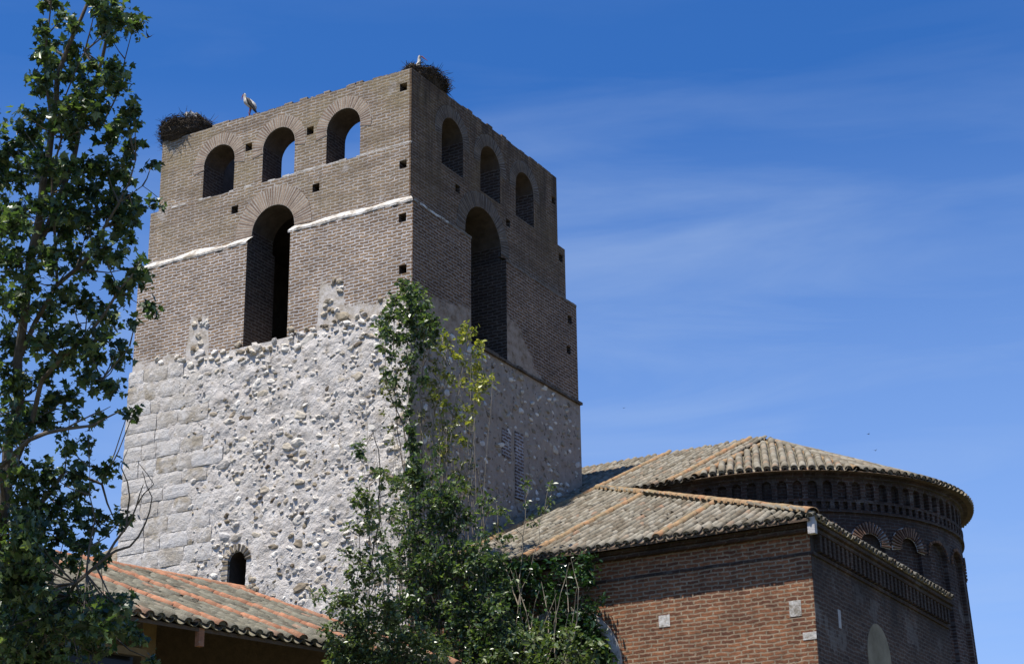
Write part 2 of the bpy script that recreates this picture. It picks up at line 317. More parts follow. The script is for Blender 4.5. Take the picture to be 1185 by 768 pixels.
# ================================================================ BELL TOWER
tower = empty('bell_tower', K0, -ANG, label='tall square brick bell tower with arched openings above a pale rubble stone base', cat='tower')
rng = random.Random(5)
def arch_cutter(mb, c, hw, z0, zs, d0, d1, axis):
    prof = [(c-hw, z0), (c+hw, z0)] + [(c+hw*math.cos(t), zs+hw*math.sin(t)) for t in [math.pi*k/16 for k in range(17)]]
    prof = [prof[0], prof[1]] + prof[2:]
    n = len(prof)
    def P(s, z, d): return (s, d, z) if axis == 'F' else (-d, s, z)
    vs = [P(s, z, d0) for s, z in prof] + [P(s, z, d1) for s, z in prof]
    fs = [tuple(range(n-1, -1, -1)), tuple(range(n, 2*n))] + [(i, (i+1) % n, n+(i+1) % n, n+i) for i in range(n)]
    if axis == 'F': fs = [tuple(reversed(f)) for f in fs]
    mb.add(vs, fs)
def fixn(o):
    bm = bmesh.new(); bm.from_mesh(o.data); bmesh.ops.remove_doubles(bm, verts=bm.verts, dist=1e-5); bmesh.ops.recalc_face_normals(bm, faces=bm.faces); bm.to_mesh(o.data); bm.free(); return o
def hole(mb, s, z, axis, d=0.8, w=0.26, h=0.27):
    if axis == 'F': mb.box(s-w/2, s+w/2, -0.5, d, z-h/2, z+h/2)
    else: mb.box(-d, 0.5, s-w/2, s+w/2, z-h/2, z+h/2)
def tier(name, x0, x1, y0, y1, z0, z1, inner, cut):
    b = MB(); b.box(x0, x1, y0, y1, z0, z1); o = fixn(b.build(name, TB, tower))
    c1 = MB(); c1.box(*inner, z0-1, z1+1); a = fixn(c1.build('cut', TB, tower))
    cs = [a]
    for fn in cut:
        m = MB(); fn(m); cs.append(fixn(m.build('cut', TB, tower)))
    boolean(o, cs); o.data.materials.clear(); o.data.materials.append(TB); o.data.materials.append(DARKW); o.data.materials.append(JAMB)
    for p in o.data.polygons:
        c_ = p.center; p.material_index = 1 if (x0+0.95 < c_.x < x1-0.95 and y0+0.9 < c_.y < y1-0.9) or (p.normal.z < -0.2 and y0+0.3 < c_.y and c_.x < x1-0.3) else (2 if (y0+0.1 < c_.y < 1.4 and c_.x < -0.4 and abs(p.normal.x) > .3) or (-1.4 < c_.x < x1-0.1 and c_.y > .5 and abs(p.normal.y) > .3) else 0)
    return o
# belfry tier
FW = [(-7.6, 0.62), (-5.25, 0.62), (-2.8, 0.625)]
RW = [(2.76, 0.63), (5.05, 0.62), (7.27, 0.60)]
t3 = tier('belfry_wall', -10.01, -0.33, 0.42, 9.5, 26.50, 29.02, (-8.35, -1.40, 1.40, 8.4),
     [lambda m: [arch_cutter(m, c, h, 26.4, 27.68, -0.5, 2.2, 'F') for c, h in FW] + [hole(m, s, z, 'F') for s, z in ((-6.44, 27.93), (-4.06, 27.88), (-0.62, 28.45))],
      lambda m: [arch_cutter(m, c, h, 26.4, 27.68, -0.5, 2.4, 'R') for c, h in RW] + [hole(m, 9.27, 28.08, 'R')]])
t2 = tier('upper_stage_wall', -10.30, -0.31, 0.38, 9.96, 24.40, 26.52, (-8.9, -1.45, 1.45, 8.4),
     [lambda m: arch_cutter(m, -5.33, 0.81, 23, 24.83, -0.5, 2.2, 'F'),
      lambda m: arch_cutter(m, 4.56, 1.1, 23, 24.85, -0.5, 2.4, 'R'),
      lambda m: [hole(m, s, 25.85, 'F', 1.2) for s in (-0.58, -3.75, -6.86)] ,
      lambda m: [hole(m, s, z, 'R', 1.0) for s, z in ((3.03, 26.03), (6.13, 26.05), (9.66, 26.1))]])
def t1cut(m):
    m.box(-6.05, -4.41, -0.5, 2.2, 20.3, 25.3)
t1 = tier('brick_stage_wall', -10.35, 0.0, 0.05, 10.1, 20.2, 24.47, (-8.9, -1.45, 1.45, 8.4),
     [t1cut, lambda m: m.box(-2.4, 0.5, 3.3, 5.45, 20.3, 25.3),
      lambda m: [hole(m, s, z, 'F', 1.2) for s, z in ((-0.36, 23.93), (-0.33, 22.30))],
      lambda m: [hole(m, s, z, 'R', 1.0) for s, z in ((9.62, 23.8), (9.49, 22.69))]])
# lower stage: solid core with a slit window
b = MB(); b.box(-10.4, 0, 0.0, 10.19, -0.5, 20.6); t0 = fixn(b.build('lower_stage_wall', RUB, tower))
c = MB(); c.box(-8.9, -1.45, 1.45, 8.7, 1, 20.1); c1 = fixn(c.build('cut', RUB, tower))
c = MB(); arch_cutter(c, -5.85, 0.30, 13.2, 14.4, -0.5, 1.9, 'F'); c2 = fixn(c.build('cut', RUB, tower))
boolean(t0, [c1, c2]); t0.data.materials.clear(); t0.data.materials.append(RUB); t0.data.materials.append(DARKW)
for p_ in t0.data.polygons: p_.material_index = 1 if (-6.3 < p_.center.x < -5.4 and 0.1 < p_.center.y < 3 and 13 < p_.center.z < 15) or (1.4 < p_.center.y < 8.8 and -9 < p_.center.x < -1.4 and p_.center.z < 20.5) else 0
b = MB(); sy = 3.7
while sy < 10.15:
    L_ = rng.uniform(0.2, 0.5); b.box(-0.05, 0.075+rng.uniform(0, .04), sy, min(sy+L_, 10.2), 20.96, 21.02+rng.uniform(0, .05)); sy += L_+0.01
b.build('broken_ledge', WOODY, tower)
# floors: belfry floor keeps the stages below dark
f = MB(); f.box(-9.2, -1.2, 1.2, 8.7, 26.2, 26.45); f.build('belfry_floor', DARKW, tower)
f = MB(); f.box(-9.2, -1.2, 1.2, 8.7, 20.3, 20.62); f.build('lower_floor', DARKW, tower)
# top coping: loose worn bricks along the wall head
b = MB()
def looseb(x0, x1, y0, y1, n, z=29.02):
    for k in range(n):
        t = k/n; x = x0+(x1-x0)*t; y = y0+(y1-y0)*t
        if rng.random() < 0.30: continue
        L_ = (abs(x1-x0)+abs(y1-y0))/n*rng.uniform(0.7, 1.05); h = rng.choice((0.03, 0.05, 0.05, 0.09, 0.02, 0.02))
        if x0 != x1: b.box(x, x+L_, y0+rng.uniform(0.0, 0.03), y0+0.5, z-0.01, z+h)
        else: b.box(x0-0.5, x0-rng.uniform(0, 0.03), y, y+L_, z-0.01, z+h)
looseb(-10.0, -0.85, 0.422, 0.422, 30); looseb(-0.332, -0.332, 0.95, 9.5, 28)
for k in range(70):
    if rng.random() < .6: x = rng.uniform(-9.9, -0.5); y = rng.uniform(0.45, 0.9)
    else: x = rng.uniform(-0.9, -0.4); y = rng.uniform(0.5, 9.4)
    s_ = rng.uniform(0.03, 0.09); b.box(x, x+s_*1.5, y, y+s_, 29.0, 29.02+s_*1.3)
b.build('worn_coping', TB, tower)
# limewashed weathering between the stages
def wedge(mb, pts, h0, h1, d0, d1, axis, smax=1e9, smin=-1e9, seed=0):
    def P(s, d, z): return (s, d, z) if axis == 'F' else (-d, s, z)
    vs = []; n_ = len(pts)
    for i, s in enumerate(pts):
        a = h0+0.03*noise.noise(Vector((s*1.3, seed, 0))); bb = h1+0.10*noise.noise(Vector((s*0.9, seed, 5)))
        q = 0.03*noise.noise(Vector((s*4, seed, 9)))
        si = min(max(s, smin), smax); sm = (s+si)/2
        vs += [P(s, d0-0.012+q, a-0.07), P(s, d0-0.016+q, a), P(sm, (d0+d1)/2+q, (a+bb)/2+0.02), P(si, d1-0.004, bb)]
    fs = []
    for i in range(n_-1):
        for k in range(3): fs.append((i*4+k, (i+1)*4+k, (i+1)*4+k+1, i*4+k+1))
    mb.add(vs, fs)
def lin(a, b, n): return [a+(b-a)*k/(n-1) for k in range(n)]
b = MB(); wedge(b, lin(-10.35, -6.08, 46), 24.47, 24.76, 0.05, 0.38, 'F'); wedge(b, lin(-4.50, 0.0, 50), 24.47, 24.76, 0.05, 0.38, 'F', smax=-0.31, seed=3)
wedge(b, lin(0.05, 2.0, 30), 24.47, 24.60, 0.0, 0.31, 'R', smin=0.38)
fixn(b.build('limewashed_ledge', LIME, tower))
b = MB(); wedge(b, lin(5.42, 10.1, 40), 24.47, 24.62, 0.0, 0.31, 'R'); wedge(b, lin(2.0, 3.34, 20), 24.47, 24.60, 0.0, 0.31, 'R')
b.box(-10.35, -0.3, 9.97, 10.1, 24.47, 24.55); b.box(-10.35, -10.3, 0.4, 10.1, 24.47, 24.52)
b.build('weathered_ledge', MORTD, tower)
b = MB()
x = -9.9
while x < -0.36:
    if rng.random() < .18: x += rng.uniform(.1, .5); continue
    L_ = rng.uniform(0.15, 0.6)
    if not (-9.0 < x < -8.6) and rng.random() < (0.9 if x > -5.2 else 0.7):
        x1 = min(x+L_, -0.30); h = rng.uniform(0.02, 0.055)
        b.box(x, x1, 0.374+rng.uniform(0, .02), 0.424, 26.503, 26.525+h)
    x += L_
b.build('sill_mortar', LIME, tower)
# radial brick arches
def voussoirs(name, c, zs, ri, ro, depth, axis, n, a0=-12, a1=192, mats=(MORT, VB), proud=0.016, P=None, zsc=1.0, par=None):
    mb = MB()
    if P is None:
        def P(s, z, d): return (s, depth-d, z) if axis == 'F' else (-depth+d, s, z)
    m = 24
    A = [RAD(a0+(a1-a0)*k/m) for k in range(m+1)]
    vs = []; fs = []
    for t in A:
        for r, d in ((ri, 0.0), (ri, 0.009), (ro-0.035, 0.009), (ro-0.035, 0.0)): vs.append(P(c+r*math.cos(t), zs+r*math.sin(t), d))
    for k in range(m):
        for q in range(3): fs.append((k*4+q, (k+1)*4+q, (k+1)*4+q+1, k*4+q+1))
    mb.add(vs, fs, 0)
    for k in range(n):
        t = RAD(a0+(a1-a0)*(k+0.5)/n + rng.uniform(-0.5, 0.5)); w = math.pi*(ri)*(a1-a0)/180/n*0.30
        r0 = ri+rng.uniform(0, 0.02); r1 = ro-rng.uniform(0.0, 0.07); e = (math.cos(t), math.sin(t)); q = (-e[1], e[0])
        w2 = w*1.35
        base = [(c+e[0]*r0-q[0]*w, zs+e[1]*r0-q[1]*w), (c+e[0]*r0+q[0]*w, zs+e[1]*r0+q[1]*w), (c+e[0]*r1+q[0]*w2, zs+e[1]*r1+q[1]*w2), (c+e[0]*r1-q[0]*w2, zs+e[1]*r1-q[1]*w2)]
        vs = [P(s, z, 0.0) for s, z in base] + [P(s, z, proud) for s, z in base]
        mb.add(vs, [(4, 5, 6, 7), (0, 1, 5, 4), (1, 2, 6, 5), (2, 3, 7, 6), (3, 0, 4, 7)], 1)
    return fixn(mb.build(name, list(mats), par or tower))
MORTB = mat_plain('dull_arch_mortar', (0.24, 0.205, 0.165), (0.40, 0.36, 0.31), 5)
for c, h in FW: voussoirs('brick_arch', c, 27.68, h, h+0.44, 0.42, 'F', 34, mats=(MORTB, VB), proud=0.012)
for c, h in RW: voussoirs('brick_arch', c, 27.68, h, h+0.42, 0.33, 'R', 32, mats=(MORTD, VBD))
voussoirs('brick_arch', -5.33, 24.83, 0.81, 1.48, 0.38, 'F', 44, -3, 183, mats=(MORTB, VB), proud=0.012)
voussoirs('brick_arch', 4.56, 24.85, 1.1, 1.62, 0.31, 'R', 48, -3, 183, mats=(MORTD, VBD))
# timber stubs left in the tall opening
b = MB(); b.tube([(-4.2, 0.9, 23.15), (-4.95, 0.8, 23.32)], [0.05, 0.035], 6); b.tube([(-4.3, 1.0, 22.98), (-4.72, 0.75, 23.02)], [0.06, 0.04], 6)
b.build('broken_beam', LIME, tower)
# rendered relief of the rubble base
def relief(mb, axis, s0, s1, z0, z1, step, amp, skip):
    ns_ = int((s1-s0)/step); nz = int((z1-z0)/step); idx = {}
    vs = []; fs = []
    for i in range(ns_+1):
        for j in range(nz+1):
            s = s0+(s1-s0)*i/ns_; z = z0+(z1-z0)*j/nz
            p = Vector((s*1.7+(50 if axis == 'R' else 0), z*1.7, 3.1))
            d = 0.5+0.5*noise.fractal(p, 0.9, 2.1, 5) + 0.35*noise.noise(Vector((s*0.5, z*0.5, 9 if axis == 'F' else 1)))
            edge = min(1.0, (s-s0)/0.3, (s1-s)/0.3)*min(1.0, max(0.15, (z1-z)/0.5))
            top = 1.0
            d = 0.006 + max(0.0, d)*amp*max(0.12, edge)
            vs.append((s, -d, z) if axis == 'F' else (d, s, z))
    for i in range(ns_):
        for j in range(nz):
            s = s0+(s1-s0)*(i+.5)/ns_; z = z0+(z1-z0)*(j+.5)/nz
            if skip(s, z): continue
            a = i*(nz+1)+j; q = (a, a+nz+1, a+nz+2, a+1); fs.append(q)
    mb.add(vs, fs, 0)
def slit(s, z): return (abs(s+5.85) < 0.33 and 13.0 < z < 14.45) or ((s+5.85)**2+(z-14.4)**2 < 0.33**2)
# template stones
def stone_tpl(seed):
    bm = bmesh.new(); bmesh.ops.create_icosphere(bm, subdivisions=2, radius=1)
    for v in bm.verts:
        n_ = noise.fractal(v.co*1.1+Vector((seed*7.3, 0, 0)), 1, 2, 3); v.co *= (1+0.55*n_)
    vs = [tuple(v.co) for v in bm.verts]; fs = [tuple(v.index for v in f.verts) for f in bm.faces]; bm.free(); return np.array(vs), fs
TPL = [stone_tpl(k) for k in range(9)]
def put_stone(mb, axis, s, z, rs, rz_, rd, d, mi, mask=None):
    v, fs = rng.choice(TPL); a = rng.uniform(-0.5, 0.5); ca, sa = math.cos(a), math.sin(a)
    pts = []
    for x_, y_, z_ in v:
        u_, w_ = x_*rs, z_*rz_; u2 = u_*ca-w_*sa; w2 = u_*sa+w_*ca; dd = y_*rd
        pts.append((s+u2, -d+dd, z+w2) if axis == 'F' else (d-dd, s+u2, z+w2))
    mb.add(pts, fs, mi)
def ash_lim(z): return -8.25 + (20.5-z)*0.14
b = MB()
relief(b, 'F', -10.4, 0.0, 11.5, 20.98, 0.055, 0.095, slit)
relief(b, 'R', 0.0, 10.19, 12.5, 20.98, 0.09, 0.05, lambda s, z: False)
occ = []
def place(axis, n, s0, s1, z0f, z1f, rr, dd, mats_, dens):
    cnt = 0; grid = {}
    for _ in range(n*6):
        if cnt >= n: break
        s = rng.uniform(s0, s1); z = rng.uniform(z0f, z1f(s)); r = rng.uniform(*rr)*rng.choice((0.7, 1, 1, 1.25))
        if not dens(s, z): continue
        key = (int(s/0.4), int(z/0.4)); ok = True
        for i in (-1, 0, 1):
            for j in (-1, 0, 1):
                for (s_, z_, r_) in grid.get((key[0]+i, key[1]+j), ()):
                    if (s-s_)**2+((z-z_)*1.25)**2 < ((r+r_)*1.0)**2: ok = False
        if not ok: continue
        grid.setdefault(key, []).append((s, z, r)); cnt += 1
        put_stone(b, axis, s, z, r*rng.uniform(0.9, 1.5), r*rng.uniform(0.6, 0.9), rng.uniform(*dd), rng.uniform(-0.012, 0.040) if axis == 'F' else rng.uniform(-.01, .035), rng.choice(mats_))
def ztop(s): return 20.9 + rng.uniform(0, .4)*rng.random() + (0.25*rng.random() if s > -4.4 else 0)
def dF(s, z):
    if slit(s, z) or (abs(s+5.85) < 0.5 and z < 14.9): return False
    if s < ash_lim(z)-0.1: return False
    if -6.2 < s < -4.25 and z > 20.85: return False
    k = noise.noise(Vector((s*0.45, z*0.45, 4)))
    return rng.random() < 0.66+0.8*k + (0.15 if s > -4 else 0)
place('F', 2700, -10.2, -0.12, 11.6, ztop, (0.04, 0.17), (0.04, 0.08), (1, 1, 1, 1, 1, 2, 3, 3), dF)
place('R', 900, 0.2, 10.0, 13.0, lambda s: 20.9, (0.035, 0.12), (0.03, 0.07), (2, 2, 1, 1, 3), lambda s, z: not (5.6 < s < 6.4 and 16.8 < z < 19))
# stones showing in the patches that climb into the brickwork
for (s0, s1, z0, z1, n) in ((-8.1, -7.3, 21.2, 22.4, 12), (-3.2, -2.4, 21.3, 22.5, 12), (-2.3, -0.1, 21.2, 21.6, 5), (-10.2, -8.2, 21.05, 21.4, 4)):
    for _ in range(n): put_stone(b, 'F', rng.uniform(s0+.1, s1-.1), rng.uniform(z0, z1), rng.uniform(0.07, 0.13), rng.uniform(0.06, 0.1), 0.06, -0.05, rng.choice((1, 2)))
# rough broken sill of the tall opening
for _ in range(46): put_stone(b, 'F', rng.uniform(-6.1, -4.35), rng.uniform(20.55, 20.95), rng.uniform(0.08, 0.17), rng.uniform(0.06, 0.13), rng.uniform(.08, .14), rng.uniform(-0.25, 0.05), rng.choice((1, 1, 3, 2)))
b.box(-6.04, -4.42, 0.02, 1.6, 20.3, 20.86, 0)
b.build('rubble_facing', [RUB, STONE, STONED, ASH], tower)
# cut-stone quoins on the left edge
b = MB(); z = 11.0
while z < 20.9:
    h = rng.uniform(0.40, 0.58)
    if z+h > 20.95: h = 20.97-z
    s = -10.39
    lim = ash_lim(z)+rng.uniform(-0.25, 0.55)
    while s < lim:
        L_ = rng.uniform(0.55, 1.25); s1 = s+L_; d = rng.uniform(0.07, 0.092); gp = rng.uniform(0.006, 0.014)
        n_ = 6; m_ = 4; vs = []; fs = []
        for i in range(n_+1):
            for j in range(m_+1):
                x_ = s+gp+(L_-2*gp)*i/n_; z_ = z+gp+(h-2*gp)*j/m_; ed = 0.012 if i in (0, n_) or j in (0, m_) else 0
                corner = 0.03 if (i in (0, n_) and j in (0, m_)) else 0
                vs.append((x_+rng.uniform(-.008, .008), -d+ed+corner*0.6+rng.uniform(-0.006, 0.006), z_+rng.uniform(-.008, .008)))
        for i in range(n_):
            for j in range(m_): a = i*(m_+1)+j; fs.append((a, a+m_+1, a+m_+2, a+1))
        b.add(vs, fs)
        # returns into the wall
        b.box(s+gp+.004, s1-gp-.004, -d+0.022, 0.02, z+gp+.004, z+h-gp-.004)
        s = s1
    z += h
b.build('quoin_stones', ASH, tower)
# brick strips let into the right face
b = MB(); b.box(0.0, 0.062, 5.78, 6.28, 16.8, 18.9); b.box(0.0, 0.058, 5.0, 5.5, 17.9, 18.8)
TBP = mat_annex('patch_brick', (0.24, 0.16, 0.115), (0.13, 0.085, 0.065), (0.44, 0.42, 0.42), ms=0.026)
b.build('brick_patch', TBP, tower)
# slit surround
b = MB()
for k in range(9): b.box(-6.33+rng.uniform(-.08, .03), -6.15, -0.09, 0.02, 13.2+k*0.145, 13.2+k*0.145+0.09)
for k in range(10):
    t = RAD(10+k*18); b.tube([(-5.85+0.31*math.cos(t), -0.06, 14.4+0.31*math.sin(t)), (-5.85+0.52*math.cos(t), -0.07, 14.4+0.52*math.sin(t))], [0.035, 0.05], 5)
for k in range(12): put_stone(b, 'F', rng.uniform(-5.5, -5.1), 13.2+rng.uniform(0, 0.7), 0.11, 0.09, 0.08, 0.06, 0)
b.build('slit_surround', STONED, tower)

# ================================================================ TILED ROOFS
def cover_tile(arr_v, arr_f, o, dn, sd, up, L_, r0, r1, flip=False, seg=6, thick=0.016, full=RAD(180)):
    # o = lower end centre; dn unit vector downslope; tile runs from o up-slope by L_
    base = len(arr_v); sg = -1 if flip else 1
    for (t, r) in ((0, r0), (1, r1)):
        c_ = o - dn*(L_*t)
        for rr in (r, r-thick):
            for k in range(seg+1):
                a = math.pi*k/seg
                arr_v.append(c_ + sd*(math.cos(a)*rr) + up*(math.sin(a)*rr*0.85*sg))
    n = seg+1
    for k in range(seg):
        arr_f.append((base+k, base+k+1, base+2*n+k+1, base+2*n+k))
        arr_f.append((base+k, base+n+k, base+n+k+1, base+k+1))
def tile_field(name, mats, parent, off, items, channel=True):
    pass
class Roof:
    def __init__(s): s.c = ([], []); s.h = ([], []); s.o = ([], [])
    def field(s, O, dn, sd, width, length, inside, pitch=0.27, row=0.33, orange=(), Ltile=0.44, lift=None, r0=0.100, r1=0.080):
        # O origin at eave corner (s=0, t=0); sd along the eave; -dn upslope
        up = sd.cross(-dn).normalized()
        if up.z < 0: up = -up
        nc = int(width/pitch)+1; nr = int(length/row)+1
        for i in range(nc):
            jit = rng.uniform(-0.02, 0.02)
            for j in range(nr):
                ss = i*pitch; tt = j*row
                p = O+sd*ss-dn*tt
                p2 = O+sd*(ss+pitch/2)-dn*tt
                isor = any(abs(ss-q) < pitch/2 for q in orange)
                if inside(p):
                    q = p+up*((0.055 if j else 0.06)+(0.03 if isor else 0))+sd*(jit+rng.uniform(-.014, .014))+dn*rng.uniform(-.035, .035)
                    d2 = (dn+sd*rng.gauss(0, .04)-up*(0.055+rng.uniform(-.03, .05))).normalized()
                    if j and not isor and rng.random() < 0.015: q = q+dn*rng.uniform(.05, .14)+up*0.02; d2 = (d2+sd*rng.uniform(-.2, .2)).normalized()
                    if isor: cover_tile(*s.o, q-dn*(j % 2)*0.0, d2, sd, up, Ltile, r0*rng.uniform(1.02, 1.15), r1*1.12)
                    else: cover_tile(*s.c, q, d2, sd, up, Ltile, r0*rng.uniform(.92, 1.06), r1)
                if inside(p) and j == 0:
                    n0 = len(s.c[0]); cc = q-dn*0.03
                    for k in range(9): s.c[0].append(cc+sd*(math.cos(math.pi*k/8)*r0*.93)+up*(math.sin(math.pi*k/8)*r0*.8))
                    s.c[1].append(tuple(n0+k for k in range(9)))
                if inside(p2):
                    if j == 0: cover_tile(*s.c, p2+up*0.075+dn*rng.uniform(.02, .06), (dn-up*0.04).normalized(), sd, up, Ltile, 0.115, 0.095, True, 6)
                    else: cover_tile(*s.h, p2+up*0.07, (dn-up*0.05).normalized(), sd, up, Ltile, 0.10, 0.09, True, 4)
    def ridge(s, A, B, r=0.15, step=0.40, lift=0.03):
        A = Vector(A); B = Vector(B); d = (B-A); n = int(d.length/step+0.9); d.normalize(); sd = d.cross(Vector((0, 0, 1))).normalized(); up = sd.cross(d).normalized()
        if up.z < 0: up = -up
        for k in range(n):
            o = A+d*(step*k)+up*lift+sd*rng.uniform(-.02, .02)
            cover_tile(*s.o, o, (-d-up*rng.uniform(0.02, 0.07)).normalized(), sd, up, step*1.25, r*rng.uniform(.95, 1.06), r*0.85, seg=8, thick=0.02)
    def build(s, parent, nm, cm_, hm, om, off=(0, 0, 0), onm='ridge_tiles'):
        for key, name, m in (('c', nm, cm_), ('h', 'channel_tiles', hm), ('o', onm, om)):
            v, f_ = getattr(s, key)
            if not v: continue
            mb = MB(); mb.v = [tuple(p) for p in v]; mb.f = f_; mb.m = [0]*len(f_)
            o = mb.build(name, m, parent, off); bm = bmesh.new(); bm.from_mesh(o.data); bmesh.ops.recalc_face_normals(bm, faces=bm.faces); bm.to_mesh(o.data); bm.free()
            o.data.polygons.foreach_set('use_smooth', [True]*len(o.data.polygons))

# ================================================================ CHURCH (annex + presbytery + apse)
church = empty('church', K0, -ANG, label='red brick church with a round arcaded apse and a lower annex under lichened tile roofs', cat='church')
SL = 0.467; th = math.atan(SL); EZ = 13.06; EY = -0.55; EXR = 11.85
def zroof(y): return EZ + SL*(y-EY)
RY = 14.8; AP = Vector((4.55, 14.8, 20.10))
# walls
b = MB()
b.box(0.07, 11.53, -0.08, 0.45, -0.5, 12.95)
o = fixn(b.build('annex_wall', ANB, church))
cut = MB(); arch_cutter(cut, 4.75, 1.40, 7.6, 10.15, -0.6, 0.3, 'F'); boolean(o, [fixn(cut.build('cut', ANB, church))])
# material by orientation for the right wall is the weathered brick, its shade painted into the colour: thin skin proud of the corner block
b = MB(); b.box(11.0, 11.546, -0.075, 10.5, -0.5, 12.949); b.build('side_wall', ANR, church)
# cornice of stepped brick and dentils (front and side)
b = MB()
for z0, z1, p in ((12.94, 13.04, 0.26), (12.83, 12.93, 0.18), (12.30, 12.38, 0.06)):
    b.box(0.1, 11.548+p, -0.08-(p if p > .1 else .012), 0.3, z0, z1); b.box(11.2, 11.548+p, 0.3, 10.4, z0, z1)
k = 0.35
while k < -1: b.box(k, k+0.17, -0.17, -0.05, 12.60+rng.uniform(0,.06), 12.828); k += 0.42*rng.uniform(.95,1.05)
k = 0.15
while k < 10.2: b.box(11.5, 11.70, k, k+0.15, 12.40, 12.828); k += 0.30
b.box(0.05, 11.6, -0.05, 9.0, 13.04, 13.12)
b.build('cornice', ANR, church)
# white rendered arch of the front window
wf = MB(); ri, ro = 1.40, 1.66; m = 30; vs = []; fs = []
A = [RAD(180*k/m) for k in range(m+1)]
prof = [(4.75+math.cos(t), math.sin(t)) for t in A]
path = [(1, -2.5)] + [(math.cos(t), math.sin(t)) for t in A] + [(-1, -2.5)]
for (ca, sa) in path:
    for r, d in ((ri, 0.20), (ri, -0.03), (ri+0.05, -0.07), (ro, -0.07), (ro, 0.0)):
        zz = 10.15+(sa*r if sa > -2 else -2.5); vs.append((4.75+ca*r, -0.08+d, zz))
for i in range(len(path)-1):
    for q in range(4): fs.append((i*5+q, (i+1)*5+q, (i+1)*5+q+1, i*5+q+1))
wf.add(vs, fs); wo = fixn(wf.build('window', LIME, church))
gl = MB(); gl.box(3.2, 6.3, 0.14, 0.16, 7.6, 11.6); gl.build('pane', GLASS, wo)
# patch stones
for (x_, z_, w_, h_) in ((7.6, 11.14, 0.15, 0.15), (11.05, 11.05, 0.15, 0.19), (11.37, 10.36, 0.17, 0.09)):
    b = MB(); b.box(x_-w_, x_+w_, -0.092, 0, z_-h_, z_+h_); b.build('plaster_patch', LIME, church)
# blind arch on the side wall
b = MB(); pr = [(3.4, 7.5), (5.15, 7.5)] + [(4.275+0.875*math.cos(RAD(180*k/16)), 10.5+0.875*math.sin(RAD(180*k/16))) for k in range(17)]
n = len(pr); vs = [(11.556, s, z) for s, z in pr]+[(11.5, s, z) for s, z in pr]
b.add(vs, [tuple(range(n))]+[(i, (i+1) % n, n+(i+1) % n, n+i) for i in range(n)]); fixn(b.build('blind_arch', mat_plain('pale_ochre_render', (0.15, 0.12, 0.075), (0.30, 0.25, 0.17), 1.4), church))
b = MB(); b.box(11.5, 11.558, 1.45, 1.62, 10.8, 11.25); b.build('plaster_patch', MORT, church)
# --- presbytery + apse wall, in (s, z) space: s<0 straight wall, s>=0 round
RW0 = 5.80
def MP(s, z, d):
    r = RW0 + d + max(0.0, (16-max(z, 6))*0.055)
    if s < 0: return (CX+s, CY-r, z)
    a = -math.pi/2 + s/RW0
    return (CX+r*math.cos(a), CY+r*math.sin(a), z)
b = MB(); SMAX = RW0*math.pi; S0 = -1.9
def strip(s0, s1, z0, z1, d, mi=0, ds=0.35):
    n_ = max(1, int((s1-s0)/ds)); vs = []; 
    for i in range(n_+1):
        s = s0+(s1-s0)*i/n_; vs += [MP(s, z0, d), MP(s, z1, d)]
    b.add(vs, [(2*i, 2*i+2, 2*i+3, 2*i+1) for i in range(n_)], mi)
def shelf(s0, s1, z, d0, d1, ds=0.35):
    n_ = max(1, int((s1-s0)/ds)); vs = []
    for i in range(n_+1):
        s = s0+(s1-s0)*i/n_; vs += [MP(s, z, d0), MP(s, z, d1)]
    b.add(vs, [(2*i, 2*i+2, 2*i+3, 2*i+1) for i in range(n_)])
def sblock(s0, s1, z0, z1, d0, d1):
    vs = [MP(s, z, d) for z in (z0, z1) for d in (d0, d1) for s in (s0, s1)]
    b.add(vs, [(0, 1, 3, 2), (4, 6, 7, 5), (2, 3, 7, 6), (0, 2, 6, 4), (1, 5, 7, 3)])
def bay(sa, sb, z0, z1, c, hw, zb, zs, d0, d1, m=8):
    s0, s1 = c-hw, c+hw
    S_ = [c-hw*math.cos(math.pi*k/m) for k in range(m+1)]; T = [zs+math.sqrt(max(0, hw*hw-(s-c)**2)) for s in S_]
    strip(sa, s0, z0, z1, d0); strip(s1, sb, z0, z1, d0)
    if zb > z0: strip(s0, s1, z0, zb, d0)
    vs = []; fs = []
    for s, t in zip(S_, T): vs += [MP(s, t, d0), MP(s, z1, d0), MP(s, t, d1), MP(s, zb, d1)]
    for i in range(m):
        a = i*4; e = a+4; fs += [(a, e, e+1, a+1), (a, a+2, e+2, e), (a+3, e+3, e+2, a+2)]
    b.add(vs, fs)
    b.add([MP(s0, zb, d0), MP(s0, zs, d0), MP(s0, zs, d1), MP(s0, zb, d1)], [(0, 1, 2, 3)])
    b.add([MP(s1, zb, d0), MP(s1, zs, d0), MP(s1, zs, d1), MP(s1, zb, d1)], [(0, 3, 2, 1)])
    b.add([MP(s0, zb, d0), MP(s1, zb, d0), MP(s1, zb, d1), MP(s0, zb, d1)], [(0, 1, 2, 3)])
# frieze of small blind arches
p = 0.45; s = S0
while s+p < SMAX:
    bay(s, s+p, 16.50, 17.16, s+p/2, 0.14, 16.50, 16.93, 0.06, -0.10, 6); s += p
shelf(S0, SMAX, 16.50, -0.12, 0.09); strip(S0, SMAX, 16.42, 16.50, 0.09); shelf(S0, SMAX, 16.42, 0.0, 0.09)
s = S0
while s+0.15 < SMAX: sblock(s, s+0.13, 16.18, 16.42, -0.02, 0.085); s += 0.27
strip(S0, SMAX, 16.10, 16.42, -0.03); strip(S0, SMAX, 16.10, 16.18, 0.10); shelf(S0, SMAX, 16.10, 0.0, 0.10); shelf(S0, SMAX, 16.18, -0.03, 0.10)
# top mouldings under the eave
for z0, z1, d in ((17.16, 17.24, 0.16), (17.24, 17.33, 0.30)): strip(S0, SMAX, z0, z1, d); shelf(S0, SMAX, z0, 0.0, d)
